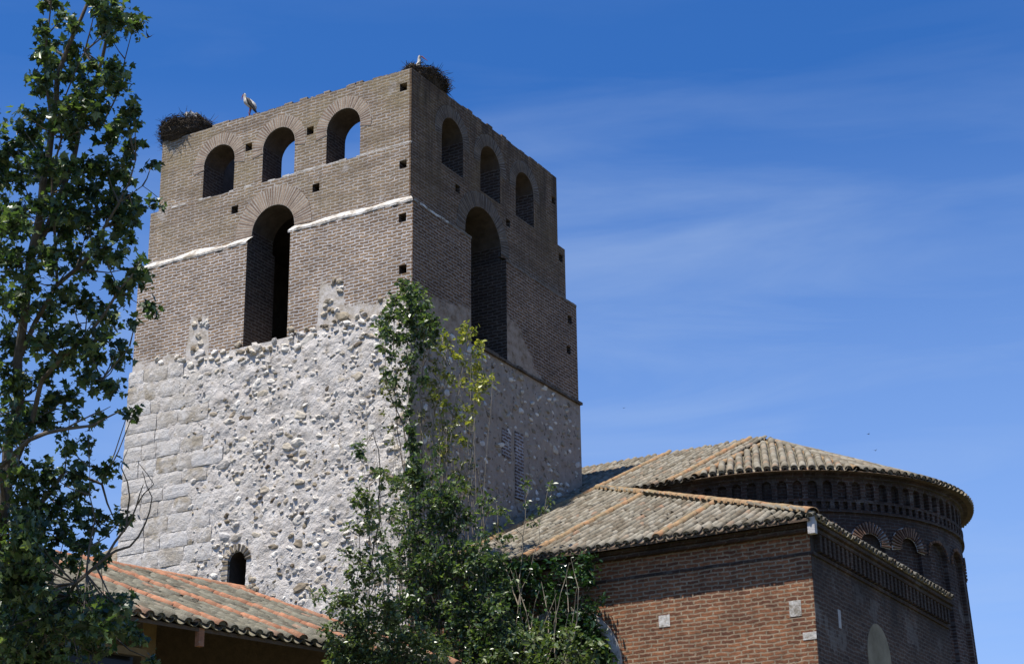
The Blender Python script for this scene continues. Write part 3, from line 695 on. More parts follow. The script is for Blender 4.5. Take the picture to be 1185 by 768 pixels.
# tall double-recessed blind arches
pit = 13.8*math.pi/180*RW0; c0 = (90-27.2)*math.pi/180*RW0; cs = [c0+pit*k for k in range(-9, 9)]
strip(S0, cs[0]-pit/2, 6, 16.10, 0.0)
for c_ in cs:
    if c_-pit/2 < S0 or c_+pit/2 > SMAX: continue
    bay(c_-pit/2, c_+pit/2, 3.0, 16.10, c_, 0.50, 3.2, 15.05, 0.0, -0.14, 10)
    # inner order
    S_ = [c_-0.50, c_-0.33, c_+0.33, c_+0.50]
    m = 10; vs = []; fs = []
    for k in range(m+1):
        t = math.pi*k/m
        for r, d in ((0.52, -0.13), (0.34, -0.13), (0.34, -0.26)): vs.append(MP(c_+r*math.cos(t), 15.05+r*math.sin(t), d))
    for k in range(m): a = k*3; e = a+3; fs += [(a, e, e+1, a+1), (a+1, e+1, e+2, a+2)]
    b.add(vs, fs)
    for sg in (-1, 1):
        b.add([MP(c_+sg*r, z_, d) for z_ in (3.2, 15.05) for r, d in ((0.52, -0.13), (0.34, -0.13), (0.34, -0.26))], [(0, 1, 4, 3), (1, 2, 5, 4)])
    strip(c_-0.36, c_+0.36, 3.2, 15.45, -0.25)
strip(cs[-1]+pit/2 if cs[-1]+pit/2 < SMAX else SMAX-0.1, SMAX, 3, 16.1, 0.0)
strip(S0, SMAX, -0.5, 3.05, 0.0); shelf(S0, SMAX, 3.02, -0.3, 0.0)
apw = fixn(b.build('apse_wall', APB, church))
for k, c_ in enumerate(cs):
    a_ = c_/RW0*180/math.pi-90
    if -60 < a_ < -20: voussoirs('sunburst_arch', c_, 15.15, 0.34, 0.70, 0, 'F', 19, -8, 188, (mat_plain('old_lime_render', (0.16, 0.13, 0.12), (0.30, 0.27, 0.25), 3) if k == 0 else MORT, APV), 0.10, P=lambda s, z, d: MP(s, z, d+0.006), par=church)
    elif -20 < a_ < 60: voussoirs('arch_moulding', c_, 15.05, 0.51, 0.62, 0, 'F', 17, 0, 180, (APB, APV), 0.05, P=lambda s, z, d: MP(s, z, d+0.004), par=church)
# nave wall behind the tower, closed solids under the roofs
b = MB(); b.box(-24, CX, 10.45, 19.4, -0.5, 17.2); b.box(-24, 0.0, 10.25, 10.45, -0.5, 17.9); b.build('nave_wall', ANR, church)
# roof boards (dark underside) following each plane
ed = Vector((1, 0, 0)); dnF = Vector((0, -math.cos(th), -math.sin(th)))
R1 = Roof()
def xhip(y): return 11.75-(y+0.5)*1.09
def in_main(p):
    if p.x < 0.06 and p.y < 10.25: return False
    if p.y > RY-0.1: return False
    if p.y < 8.2: return p.x < xhip(p.y)-0.03
    return p.x < 4.5+(14.8-p.y)*0.05
R1.field(Vector((-23.9, EY, EZ)), dnF, ed, 36, 17.2, in_main, orange=(23.9+3.85, 23.9+7.8, 23.9+1.0))
# right slope of the annex
thR = math.atan(SL/1.09); dnR = Vector((math.cos(thR), 0, -math.sin(thR))); edR = Vector((0, 1, 0))
def in_right(p): return p.x > xhip(p.y)+0.03 and p.y < 10.1 and (math.hypot(p.x-CX, p.y-CY) > 5.95 or p.x < CX) and p.y > -0.6 and (p.y < 8.85 or p.x > CX)
R1.field(Vector((EXR, -0.5, EZ)), dnR, edR, 10.8, 11.5, in_right)
# apse cone, sector by sector
RE = 6.32; ZE = 17.28; sc = (AP.z-ZE)/RE; tc_ = math.atan(sc)
for k in range(4):
    bis = RAD(-67.5+45*k); hd = Vector((math.cos(bis), math.sin(bis), 0)); sd = Vector((-math.sin(bis), math.cos(bis), 0))
    dn = (hd*math.cos(tc_)-Vector((0, 0, math.sin(tc_)))).normalized()
    half = RE*math.sin(RAD(22.5)); ncol = int(half/0.27)
    for i in range(-ncol, ncol+1):
        ss = i*0.27; te = math.sqrt(RE*RE-ss*ss); tmin = abs(ss)/math.tan(RAD(22.5))
        t_ = te; first = True
        while t_ > tmin+0.1:
            hor = math.sqrt(t_*t_+ss*ss)
            o_ = Vector((CX-0.1, CY+0.1, 0))+hd*t_+sd*ss; o_.z = AP.z-sc*hor*0.995
            up = Vector((hd.x*math.sin(tc_), hd.y*math.sin(tc_), math.cos(tc_)))
            cover_tile(*R1.c, o_+up*0.06+sd*rng.uniform(-.012, .012), (dn-up*(0.055+rng.uniform(-.02, .03))+sd*rng.uniform(-.02, .02)).normalized(), sd, up, 0.44, 0.118, 0.095)
            cover_tile(*(R1.c if first else R1.h), o_+up*0.07+sd*0.135+(dn*0.04 if first else dn*0), (dn-up*0.05).normalized(), sd, up, 0.44, 0.11, 0.09, True, 4)
            if first:
                n0 = len(R1.c[0])
                for kk in range(9): R1.c[0].append(o_-dn*0.03+up*0.06+sd*(math.cos(math.pi*kk/8)*.093)+up*(math.sin(math.pi*kk/8)*.08))
                R1.c[1].append(tuple(n0+kk for kk in range(9)))
            first = False
            t_ -= 0.33*math.cos(tc_)
R1.ridge((-23.9, RY, 20.20), (4.22, RY, 20.16), 0.13)
R1.ridge((EXR-0.05, EY+0.02, EZ+0.06), (1.35, 9.05, zroof(9.05)+0.03), 0.17, lift=0.06)
for k in range(4):
    a = RAD(-90+45*k); q = Vector((CX-0.1+RE*math.cos(a), CY+0.1+RE*math.sin(a), ZE)); R1.ridge(q+Vector((0, 0, 0.05)), q.lerp(AP, 0.99)+Vector((0, 0, -0.02)), 0.125)
R1.build(church, 'cover_tiles', TILE, TILEC, TILEO)
# boards / bedding under the tiles
b = MB()
def lowz(y): return zroof(y)-0.05
def prism(poly):  # poly list of (x,y,z) top; 6 cm thick
    n = len(poly); vs = list(poly)+[(x, y, z-0.06) for x, y, z in poly]
    b.add(vs, [tuple(range(n)), tuple(range(2*n-1, n-1, -1))]+[(i, n+i, n+(i+1) % n, (i+1) % n) for i in range(n)])
Z = lambda y: zroof(y)-0.02
prism([(0.02, EY-.02, Z(EY-.02)+.03), (11.75, EY-.02, Z(EY-.02)+.03), (2.6, 8.25, Z(8.25)), (0.02, 8.25, Z(8.25))])
prism([(0.02, 8.25, Z(8.25)), (1.9, 8.25, Z(8.25)), (2.3, 8.55, Z(8.55)), (4.8, 8.55, Z(8.55)), (4.55, RY, Z(RY)), (0.02, RY, Z(RY))])
prism([(-24, 10.22, Z(10.22)), (0.02, 10.22, Z(10.22)), (0.02, RY, Z(RY)), (-24, RY, Z(RY))])
prism([(-24, RY, Z(RY)), (4.55, RY, Z(RY)), (4.8, 21.4, Z(RY)-3.0), (-24, 21.4, Z(RY)-3.0)])
zr = lambda x: EZ+SL/1.09*(EXR-x)-0.03
prism([(11.80, EY+.05, zr(11.80)), (11.80, 10.3, zr(11.80)), (9.0, 10.3, zr(9.0)), (3.4, 8.7, zr(3.4)), (2.6, 8.25, zr(2.6))])
m = 40; vs = [(AP.x+0.2, AP.y, AP.z-0.03)]
for k in range(m+1):
    a = RAD(-92+184*k/m); vs.append((CX+(RE-0.05)*math.cos(a), CY+(RE-0.05)*math.sin(a), ZE-0.02))
for k in range(m+1):
    a = RAD(-92+184*k/m); vs.append((CX+(RW0)*math.cos(a), CY+(RW0)*math.sin(a), ZE-0.03))
b.add(vs, [(0, 1+k, 2+k) for k in range(m)]+[(1+k, m+2+k, m+3+k, 2+k) for k in range(m)])
fixn(b.build('roof', WOOD, church))
# grey mortar block closing the hip end
b = MB(); b.box(11.66, 11.84, -0.52, -0.36, 12.70, 13.10); b.build('hip_end_stone', MORT, church)

# ================================================================ LOW HOUSE
PH = RAD(45); TH = RAD(20.5); E0 = Vector((-6.22, 33.65, 8.70))
house = empty('low_house', (E0.x, E0.y, 0), RAD(45), label='low ochre house under a grey lichened roof with orange tile bands, bottom left', cat='house')
# house local frame: x = g (along the eave, to the right and away), y = upslope horizontally (away from the eave)
# rotation 45deg about Z: local x -> (sin45, cos45) = g ; local y -> (-sin45, cos45) = -h
HE = 8.70
R2 = Roof(); dnH = Vector((0, -math.cos(TH), -math.sin(TH)))
R2.field(Vector((-7.0, 0, HE)), dnH, Vector((1, 0, 0)), 14.1, 8.4, lambda p: p.y < 7.95, orange=(7.0+1.05, 7.0+2.98, 7.0+4.8, 7.0+7.0))
def r2ridge(): 
    zt = HE+math.tan(TH)*8.0
    R2.ridge((-7.0, 8.02, zt+0.04), (7.1, 8.02, zt+0.04), 0.14)
r2ridge()
R2.build(house, 'cover_tiles', TILEH, TILEC, TERRA, onm='terracotta_bands')
zt = HE+math.tan(TH)*8.0
b = MB()
b.add([(-7.05, 0.03, HE-0.02), (7.15, 0.03, HE-0.02), (7.15, 8, zt-0.02), (-7.05, 8, zt-0.02), (-7.05, 14, HE+0.6), (7.15, 14, HE+0.6),
       (-7.05, 0.03, HE-0.09), (7.15, 0.03, HE-0.09), (7.15, 8, zt-0.1), (-7.05, 8, zt-0.1), (-7.05, 14, HE+0.5), (7.15, 14, HE+0.5)],
      [(0, 1, 2, 3), (3, 2, 5, 4), (7, 6, 9, 8), (8, 9, 10, 11), (0, 6, 7, 1), (1, 7, 8, 2), (2, 8, 11, 5), (5, 11, 10, 4), (6, 0, 3, 9), (9, 3, 4, 10)])
fixn(b.build('roof', WOOD, house))
b = MB(); b.box(-6.6, 0.4, 0.75, 1.1, -0.5, HE-0.0); b.box(-6.6, -6.2, 1.1, 13.3, -0.5, HE+0.2); b.box(-6.6, 6.7, 12.9, 13.3, -0.5, HE+0.3); b.box(6.3, 6.7, 3.2, 12.9, -0.5, HE+0.3); b.box(0.1, 0.4, 1.1, 3.2, -0.5, HE+0.2)
o = b.build('wall', OCHRE, house)
cut = MB(); cut.box(-1.9, -0.15, 0.5, 1.3, 6.6, HE-0.52); boolean(o, [fixn(cut.build('cut', OCHRE, house))])
b = MB(); b.box(0.4, 6.7, 3.2, 3.5, -0.5, HE+0.9); b.build('recessed_wall', WOOD, house)
b = MB(); b.box(-2.0, -0.05, 0.72, 0.76, HE-0.54, HE-0.40); wi = b.build('window', OCHRE, house)
b = MB(); b.box(-1.9, -0.15, 1.0, 1.03, 6.6, HE-0.52); b.build('pane', GLASS, wi)
b = MB(); b.box(0.9, 2.4, 0.9, 1.05, HE-1.7, HE-0.62); b.build('gallery_panel', MORT, house)
b = MB(); b.box(0.60, 0.72, 0.02, 0.14, HE-0.35, HE-0.02); b.build('gutter_end', TERRA, house)

# ================================================================ STORK NESTS AND STORKS
NEST = mat_stone('nest_sticks', [(0.0, (0.02, 0.016, 0.012)), (0.8, (0.06, 0.046, 0.035)), (1.0, (0.15, 0.12, 0.09))], 20, 0.005)
WHITE = mat_plain('white_feathers', (0.30, 0.27, 0.23), (0.60, 0.57, 0.52), 6); BLACK = mat_plain('black_feathers', (0.012, 0.012, 0.014), (0.03, 0.03, 0.03), 8, 0.01, 0.6)
BEAK = mat_plain('dark_red_bill', (0.16, 0.04, 0.02), (0.25, 0.07, 0.03), 8, 0.0, 0.5)
def nest(loc, rx, ry, h, label, seed, n=900, rz=0):
    r = random.Random(seed); e = empty('stork_nest', loc, rz, label=label, cat='nest')
    core = MB(); vs = []; fs = []; M_ = 20; prof = [(0.0, 0.0), (0.75, 0.02), (0.92, 0.35), (0.95, 0.7), (0.8, 0.9), (0.45, 0.72), (0, 0.65)]
    for i, (q, z) in enumerate(prof):
        for k in range(M_):
            a = 2*math.pi*k/M_; w = 1+0.12*noise.noise(Vector((math.cos(a)*2+seed, math.sin(a)*2, z*3))); vs.append((rx*q*w*math.cos(a), ry*q*w*math.sin(a), h*z*w))
    for i in range(len(prof)-1):
        for k in range(M_): fs.append((i*M_+k, i*M_+(k+1) % M_, (i+1)*M_+(k+1) % M_, (i+1)*M_+k))
    core.add(vs, fs); core.build('nest_bowl', NEST, e)
    st = MB()
    for _ in range(n):
        a = r.uniform(0, 2*math.pi); z = r.betavariate(1.5, 1.2)*0.95; q = (0.80+0.2*math.sin(z*2.6))*(r.uniform(0.85, 1.02) if r.random() < .8 else r.uniform(0.3, 1))
        p = Vector((rx*q*math.cos(a), ry*q*math.sin(a), h*z+ (0.02 if q > .8 else h*0.08)))
        t = Vector((-math.sin(a)+r.gauss(0, .55), math.cos(a)+r.gauss(0, .55), r.gauss(0, .28))).normalized(); L_ = r.uniform(0.10, 0.36)
        bend = Vector((r.gauss(0, .03), r.gauss(0, .03), r.gauss(0, .03)))
        st.tube([p-t*L_/2, p+bend, p+t*L_/2], [r.uniform(.007, .013), .009, .004], 3, cap=False)
    for _ in range(n//6):
        a = r.uniform(0, 2*math.pi); z = r.uniform(0.1, 1.0); p = Vector((rx*.95*math.cos(a), ry*.95*math.sin(a), h*z))
        t = Vector((math.cos(a)*r.uniform(0, 1)-math.sin(a)*r.gauss(0, 1), math.sin(a)*r.uniform(0, 1)+math.cos(a)*r.gauss(0, 1), r.gauss(0, .5))).normalized(); L_ = r.uniform(.25, .55)
        st.tube([p-t*L_*.4, p+t*L_*.2+Vector((0, 0, r.gauss(0, .03))), p+t*L_*.6], [.009, .008, .003], 3, cap=False)
    st.build('nest_sticks', NEST, e); return e
nl = nest(W(-9.50, 1.0, 28.95), 0.92, 0.85, 0.86, 'thick round stick nest at the left end of the tower top', 3, n=1500, rz=-ANG)
nr = nest(W(-0.80, 1.95, 29.05), 0.60, 0.95, 0.58, 'ragged stick nest beside the near corner of the tower top', 8, rz=-ANG)
# trailing sticks of the right nest hanging over the edge
def skin_body(name, pts, radii, edges, mat, parent, sub=2):
    me = bpy.data.meshes.new(name); me.from_pydata(pts, edges, []); o = bpy.data.objects.new(name, me); COL.objects.link(o)
    sk = o.modifiers.new('s', 'SKIN'); bpy.context.view_layer.update()
    for i, r in enumerate(radii):
        me.skin_vertices[0].data[i].radius = (r, r) if not isinstance(r, tuple) else r
    me.skin_vertices[0].data[0].use_root = True
    su = o.modifiers.new('u', 'SUBSURF'); su.levels = sub; su.render_levels = sub
    bpy.context.view_layer.update(); dg = bpy.context.evaluated_depsgraph_get(); m2 = bpy.data.meshes.new_from_object(o.evaluated_get(dg)); o.modifiers.clear(); o.data = m2
    m2.materials.clear(); m2.materials.append(mat); m2.polygons.foreach_set('use_smooth', [True]*len(m2.polygons)); o.parent = parent; return o
def stork(loc, rz, label, pose):
    e = empty('stork', loc, rz, label=label, cat='stork', group='white storks on the tower top')
    # local frame: bird faces +X
    if pose == 'stand':
        pts = [(-0.02, 0, 0.58), (-0.16, 0, 0.46), (-0.27, 0, 0.34), (0.08, 0, 0.68), (0.13, 0, 0.76), (0.13, 0, 0.84), (0.14, 0, 0.905), (0.175, 0, 0.92)]
        rad = [(.125, .14), (.12, .125), (.05, .05), .10, .06, .05, .058, .038]
        wing = [(0.03, 0.62), (-0.12, 0.50), (-0.25, 0.32), (-0.33, 0.12)]; bk = ((0.18, 0, 0.91), (0.22, 0.02, 0.80), (0.22, 0.04, 0.68)); leg0 = 0.42
    elif pose == 'sit':
        pts = [(0, 0, 0.12), (-0.18, 0, 0.10), (-0.34, 0, 0.07), (0.12, 0, 0.24), (0.16, 0, 0.38), (0.15, 0, 0.50), (0.17, 0, 0.585), (0.21, 0, 0.59)]
        rad = [(.15, .15), (.13, .13), (.05, .05), .11, .06, .048, .062, .04]
        wing = [(0.0, 0.16), (-0.15, 0.13), (-0.30, 0.09), (-0.46, 0.04)]; bk = ((0.23, 0, 0.585), (0.33, 0, 0.49), (0.43, 0, 0.40)); leg0 = None
    else:
        pts = [(0, 0, 0.10), (-0.18, 0, 0.09), (-0.34, 0, 0.05), (0.12, 0, 0.16), (0.20, 0, 0.20), (0.20, 0, 0.24), (0.15, 0, 0.27), (0.11, 0, 0.25)]
        rad = [(.17, .17), (.14, .15), (.05, .05), .13, .075, .055, .055, .04]
        wing = [(-0.10, 0.10), (-0.2, 0.09), (-0.34, 0.06), (-0.48, 0.03)]; bk = ((0.09, 0.0, 0.24), (0.05, 0.08, 0.2), (0.0, 0.13, 0.16)); leg0 = None
    skin_body('body', pts, rad, [(0, 1), (1, 2), (0, 3), (3, 4), (4, 5), (5, 6), (6, 7)], WHITE, e)
    for sg in (-1, 1):
        w = MB(); n_ = len(wing)
        ws = [0.13, 0.20, 0.16, 0.05]; vs = []
        for i, (x_, z_) in enumerate(wing):
            off = [0.11, 0.125, 0.085, 0.03][i]
            for q in (-1, -0.5, 0, 0.5, 1):
                vs.append((x_+q*ws[i]*0.35, sg*(off+0.02*(1-q*q)), z_+q*ws[i]))
            for q in (1, 0, -1): vs.append((x_+q*ws[i]*0.35, sg*(off-0.05), z_+q*ws[i]*0.9))
        m_ = 8; fs = [(i*m_+k, i*m_+(k+1) % m_, (i+1)*m_+(k+1) % m_, (i+1)*m_+k) for i in range(n_-1) for k in range(m_)]+[tuple(range(m_)), tuple((n_-1)*m_+k for k in range(m_))]
        w.add(vs, fs); fixn(w.build('wing', BLACK, e, smooth=True))
    bb = MB(); bb.tube(bk, [0.022, 0.014, 0.004], 7); bb.build('beak', BEAK, e)
    hx, hy, hz = pts[6]
    for sg in (-1, 1):
        ey = MB(); ey.tube([(hx+0.02, sg*0.035, hz+0.012), (hx+0.022, sg*0.056, hz+0.014)], [0.016, 0.009], 6)
        ey.build('eye', BLACK, e)
    if leg0:
        for sg in (-1, 1):
            lg = MB(); lg.tube([(-0.08, sg*0.05, leg0), (-0.05, sg*0.05, 0.24), (-0.04, sg*0.05, 0.22), (-0.07, sg*0.05, 0.02)], [0.026, 0.013, 0.016, 0.009], 6)
            for a in (-0.5, 0, 0.5, 3.1): lg.tube([(-0.07, sg*0.05, 0.015), (-0.07+0.08*math.cos(a), sg*0.05+0.08*math.sin(a), 0.006)], [0.010, 0.005], 5)
            lg.build('leg', BEAK, e)
    return e
stork(W(-6.72, 0.66, 29.08), RAD(172), 'stork standing upright on the bare brick edge of the tower top', 'stand')
stork(W(-9.25, 0.9, 29.80), RAD(200), 'stork lying low in the left nest with only its white back showing', 'lie')
stork(W(-0.78, 1.25, 29.32), RAD(-12), 'stork sitting with raised head and lowered bill in the corner nest', 'sit')
# a swift and distant birds
def view(px_, py_, dist):
    w = _f + _r*((px_-592.5)/FPX) - _u*((py_-384)/FPX); return CAM + w*dist
def bird(loc, span, rz, label, tilt=0.5):
    e = empty('flying_bird', loc, rz, label=label, cat='bird'); m_ = MB()
    m_.tube([(-0.55*span, 0, 0.01), (-0.3*span, 0, 0), (0, 0, 0), (0.25*span, 0, 0), (0.36*span, 0, 0)], [0.02*span, 0.05*span, 0.09*span, 0.07*span, 0.02*span], 8)
    m_.build('body', BLACK, e, smooth=True)
    for sg in (-1, 1):
        w = MB(); pts = [(0.12, 0.05), (0.14, 0.3), (0.02, 0.62), (-0.22, 0.95), (-0.05, 0.55), (-0.08, 0.25), (-0.12, 0.05)]
        vs = [(x_*span, sg*y_*span*0.75, abs(y_)*span*tilt) for x_, y_ in pts]+[(x_*span, sg*y_*span*0.75, abs(y_)*span*tilt-0.02*span) for x_, y_ in pts]; n_ = 7
        w.add(vs, [tuple(range(n_)), tuple(range(2*n_-1, n_-1, -1))]+[(i, (i+1) % n_, n_+(i+1) % n_, n_+i) for i in range(n_)]); fixn(w.build('wing', BLACK, e))
    return e
bird(view(172, 43, 24), 0.11, RAD(150), 'small dark bird flying just right of the leafy tree top', 0.7)
bird(view(1005, 502, 150), 0.28, RAD(20), 'tiny dark bird high above the apse roof, the upper of two', 0.3)
bird(view(1013, 521, 150), 0.28, RAD(50), 'tiny dark bird just above the apse roof, the lower of two', 0.4)
bird(view(722, 472, 150), 0.22, RAD(80), 'tiny dark bird in the sky right of the tower', 0.3)

# ================================================================ TREES
BARK = mat_plain('bark', (0.07, 0.055, 0.04), (0.17, 0.14, 0.11), 9, 0.01); STEM = mat_plain('pale_stem', (0.16, 0.13, 0.09), (0.30, 0.26, 0.20), 9, 0.005)
LEAFD = mat_leaf('dark_leaf', [(0.0, (0.020, 0.036, 0.019)), (0.4, (0.048, 0.080, 0.036)), (0.75, (0.095, 0.14, 0.058)), (1.0, (0.20, 0.24, 0.10))], 0.36, 0.34)
LEAFM = mat_leaf('mid_leaf', [(0.0, (0.035, 0.055, 0.022)), (0.5, (0.085, 0.125, 0.045)), (1.0, (0.20, 0.23, 0.09))])
LEAFY = mat_leaf('yellow_leaf', [(0.0, (0.12, 0.15, 0.03)), (0.5, (0.26, 0.27, 0.05)), (1.0, (0.42, 0.38, 0.07))])
LEAFI = mat_leaf('ivy_leaf', [(0.0, (0.012, 0.03, 0.010)), (0.6, (0.03, 0.07, 0.018)), (1.0, (0.07, 0.13, 0.03))], 0.15, 0.28)
DEAD = mat_leaf('dry_leaf', [(0.0, (0.16, 0.10, 0.04)), (1.0, (0.30, 0.22, 0.08))], 0.2, 0.7)
LOBED = np.array([(0, 0, 0), (.22, .02, .05), (.50, .10, .12), (.34, .30, .06), (.56, .58, .12), (.26, .56, .04), (.16, .80, .03), (0, 1.05, -.08), (-.16, .80, .03), (-.26, .56, .04), (-.56, .58, .12), (-.34, .30, .06), (-.50, .10, .12), (-.22, .02, .05)])
LOBF = [(0, 1, 2, 3), (0, 3, 5), (3, 4, 5), (0, 5, 6, 7), (0, 7, 8, 9), (9, 10, 11), (0, 9, 11), (0, 11, 12, 13)]
OVAL = np.array([(0, 0, 0), (.26, .28, .07), (.28, .62, .07), (0, 1.05, -.06), (-.28, .62, .07), (-.26, .28, .07)]); OVF = [(0, 1, 2, 3), (0, 3, 4, 5)]
def leaves(mb, P, size, tpl, fc, r, droop=0.6, spread=1.0):
    for p in P:
        s_ = size*r.choice((0.45, 0.7, 0.9, 1.0, 1.15, 1.4))*r.uniform(.85, 1.15)
        y_ = Vector((r.gauss(0, 1), r.gauss(0, 1), r.gauss(-droop, 0.7))).normalized()
        n_ = Vector((r.gauss(0, .8)*spread, r.gauss(0, .8)*spread, 1.0)); x_ = y_.cross(n_)
        if x_.length < 1e-3: continue
        x_.normalize(); n_ = x_.cross(y_)
        mb.add([p+(x_*a+y_*bq+n_*c_)*s_ for a, bq, c_ in tpl], fc)
def plant(name, label, cat, base, mk, limbs, blobs, leafmat, barkmat, lsize, tpl, fc, seed, lean=0.0, group=None, droop=0.6, twig=True, crown='crown', stems='trunk', density=1.0, twigr=0.006):
    """limbs: list of (points[(px,py,depth)], r0, r1); blobs: (px,py,rx,ry,n)  - mk turns them into world points"""
    r = random.Random(seed); e = empty(name, base, 0, label=label, cat=cat, group=group); B = Vector(base)
    tr = MB(); nodes = []
    for pts, r0, r1 in limbs:
        w = [mk(*p)-B if not isinstance(p, Vector) else p-B for p in pts]
        # subdivide with a little wander
        q = [w[0]]
        for a, bq in zip(w[:-1], w[1:]):
            n_ = max(2, int((bq-a).length/0.35)); 
            for k in range(1, n_+1):
                pt = a.lerp(bq, k/n_)
                if k < n_: pt = pt+Vector((r.gauss(0, 1), r.gauss(0, 1), r.gauss(0, 1)))*(bq-a).length/n_*0.07
                q.append(pt)
        n_ = len(q); rs = [r0+(r1-r0)*i/(n_-1) for i in range(n_)]
        tr.tube(q, rs, 8 if r0 > 0.03 else 5); nodes += q[1:]
    lv = MB()
    for (x_, y_, rx, ry, n, *dz) in blobs:
        n = int(n*density); dep = dz[0] if dz else 0.0
        c_ = mk(x_, y_, dep)-B; ex = (mk(x_+rx, y_, dep)-B)-c_; ez = (mk(x_, y_-ry, dep)-B)-c_; ey = (mk(x_, y_, dep+1)-B)-c_; ey = ey.normalized()*((ex.length+ez.length)*0.6)
        if twig and nodes:
            nn = sorted(nodes, key=lambda q: (q-c_).length-0.5*max(0, c_.z-q.z))[0]
            mid = nn.lerp(c_, 0.5)+Vector((0, 0, -0.06*(c_-nn).length))
            if (c_-nn).length < 1.1: tr.tube([nn, mid, c_], [twigr*1.8, twigr*1.2, twigr*0.7], 4, cap=False)
        P = []
        # leaves hang on short twigs inside the clump
        nt_ = max(2, n//7)
        for _ in range(nt_):
            u_ = Vector((r.gauss(0, .5), r.gauss(0, .5), r.gauss(0, .5)))
            t0_ = c_+ex*u_.x*0.4+ey*u_.y*0.4+ez*u_.z*0.4; t1_ = c_+ex*u_.x*1.35+ey*u_.y*1.35+ez*u_.z*1.35
            if twig: tr.tube([c_.lerp(t0_, .3), t1_], [twigr*0.7, twigr*0.35], 3, cap=False)
            for k in range(7):
                f_ = r.uniform(0.25, 1.05); P.append(t0_.lerp(t1_, f_)+Vector((r.gauss(0, 1), r.gauss(0, 1), r.gauss(0, 1)))*lsize*0.45)
        leaves(lv, P, lsize, tpl, fc, r, droop)
    tr.build(stems, barkmat, e); lv.build(crown, leafmat, e)
    return e
# --- big tree at the left, about 18 m away
DT = 18.5
def mkT(x_, y_, d=0.0): return view(x_, y_, DT+d)
tb = view(-70, 800, DT); tb = Vector((tb.x-0.3, tb.y, 0))
V3 = Vector
T0 = tb; T1 = Vector((tb.x+0.05, tb.y, 2.2)); T2 = Vector((tb.x+0.1, tb.y+0.1, 4.4))
limbs = [([T0, T1, T2, (-40, 820, 0), (-12, 700, 0), (8, 560, .1), (20, 420, .2), (35, 300, .1), (50, 210, 0), (60, 150, 0), (66, 90, 0), (85, 40, 0), (103, 0, .1), (112, -60, .2)], 0.11, 0.010),
 ([(35, 300, .1), (72, 220, .3), (92, 150, .4), (118, 70, .5), (134, 10, .4), (140, -60, .4)], 0.035, 0.008),
 ([(20, 420, .2), (66, 330, 0), (108, 292, -.2), (138, 235, -.3), (157, 185, -.3)], 0.030, 0.006),
 ([(8, 560, .1), (48, 440, -.3), (98, 392, -.5), (138, 335, -.6), (163, 300, -.6)], 0.032, 0.006),
 ([(-12, 700, 0), (0, 540, -.4), (35, 508, -.6), (75, 496, -.7), (108, 492, -.8), (138, 476, -.9)], 0.04, 0.006),
 ([(-12, 700, 0), (30, 600, .4), (75, 545, .6), (118, 560, .7), (132, 600, .7)], 0.04, 0.006),
 ([(-40, 820, 0), (10, 730, -.4), (78, 690, -.7), (100, 664, -.8), (122, 645, -.8), (146, 610, -.8), (158, 585, -.8), (166, 560, -.8)], 0.030, 0.004),
 ([(122, 645, -.8), (150, 632, -.8), (168, 606, -.8), (176, 575, -.8), (165, 545, -.7)], 0.014, 0.003),
 ([(146, 610, -.8), (150, 575, -.8), (140, 540, -.8), (148, 520, -.8)], 0.010, 0.003),
 ([(158, 585, -.8), (178, 560, -.8), (160, 535, -.8)], 0.007, 0.003),
 ([(100, 664, -.8), (110, 600, -.6), (104, 540, -.5)], 0.012, 0.003),
 ([(-40, 820, 0), (30, 760, .3), (80, 735, .5), (125, 730, .5)], 0.05, 0.006),
 ([(-12, 700, 0), (-20, 480, .4), (-25, 330, .5), (-30, 230, .5)], 0.05, 0.006),
 ([(60, 150, 0), (52, 90, -.1), (55, 40, -.1), (58, -30, 0)], 0.018, 0.005),
 ([(66, 330, 0), (62, 250, -.2), (60, 200, -.2), (72, 120, -.2), (98, 60, -.2)], 0.018, 0.005),
 ([(98, 392, -.5), (118, 440, -.5), (134, 420, -.5), (150, 400, -.5)], 0.012, 0.004),
 ([(138, 335, -.6), (150, 345, -.6), (170, 357, -.6)], 0.006, 0.003),
 ([(75, 496, -.7), (110, 478, -.8), (128, 470, -.8)], 0.010, 0.003),
 ([(138, 235, -.3), (165, 215, -.3), (182, 228, -.3)], 0.007, 0.003),
 ([(92, 150, .4), (120, 140, .4), (140, 100, .4), (152, 40, .4)], 0.014, 0.004)]
crop1 = [(165,5,30,30),(210,60,22,22),(155,100,28,28),(175,150,40,32),(140,180,25,25),(250,90,25,22),(255,185,25,35),(370,30,55,45),(400,70,45,35),(455,80,38,50),(350,110,30,30),(385,140,25,25),(330,10,40,30),(180,220,32,35),(150,270,38,45),(150,310,30,30),(230,260,30,22),(270,240,22,22),(320,225,22,22),(400,240,42,40),(370,260,40,30),(410,290,32,25),(320,300,35,32),(270,330,45,40),(330,360,45,45),(250,380,45,45),(200,420,45,50),(250,440,45,50),(340,410,30,25),(130,400,30,25),(75,380,12,10),(70,430,22,20),(100,470,45,40),(60,510,28,28),(8,500,28,30),(10,550,25,28),(440,420,35,35),(425,380,18,18),(462,370,22,15),(380,480,42,32),(440,500,28,25),(420,540,28,22),(360,570,45,40),(400,600,35,28),(320,560,40,35),(130,560,55,55),(180,600,55,55),(230,580,45,45),(70,600,35,35),(440,600,15,20),(518,565,18,10),(535,690,14,20),(450,670,28,18),(460,720,38,26),(380,680,45,35),(320,650,45,35),(250,650,50,40),(150,700,65,50),(70,720,60,40),(20,730,45,40),(300,730,50,40),(220,720,55,45),(400,740,40,30)]
blobs = []; rr = random.Random(77)
for x_, y_, rx, ry in crop1: blobs.append((x_/2.955, y_/2.955, rx/2.955, ry/2.955, int(10+rx*ry*0.026), rr.uniform(-.5, .5)))
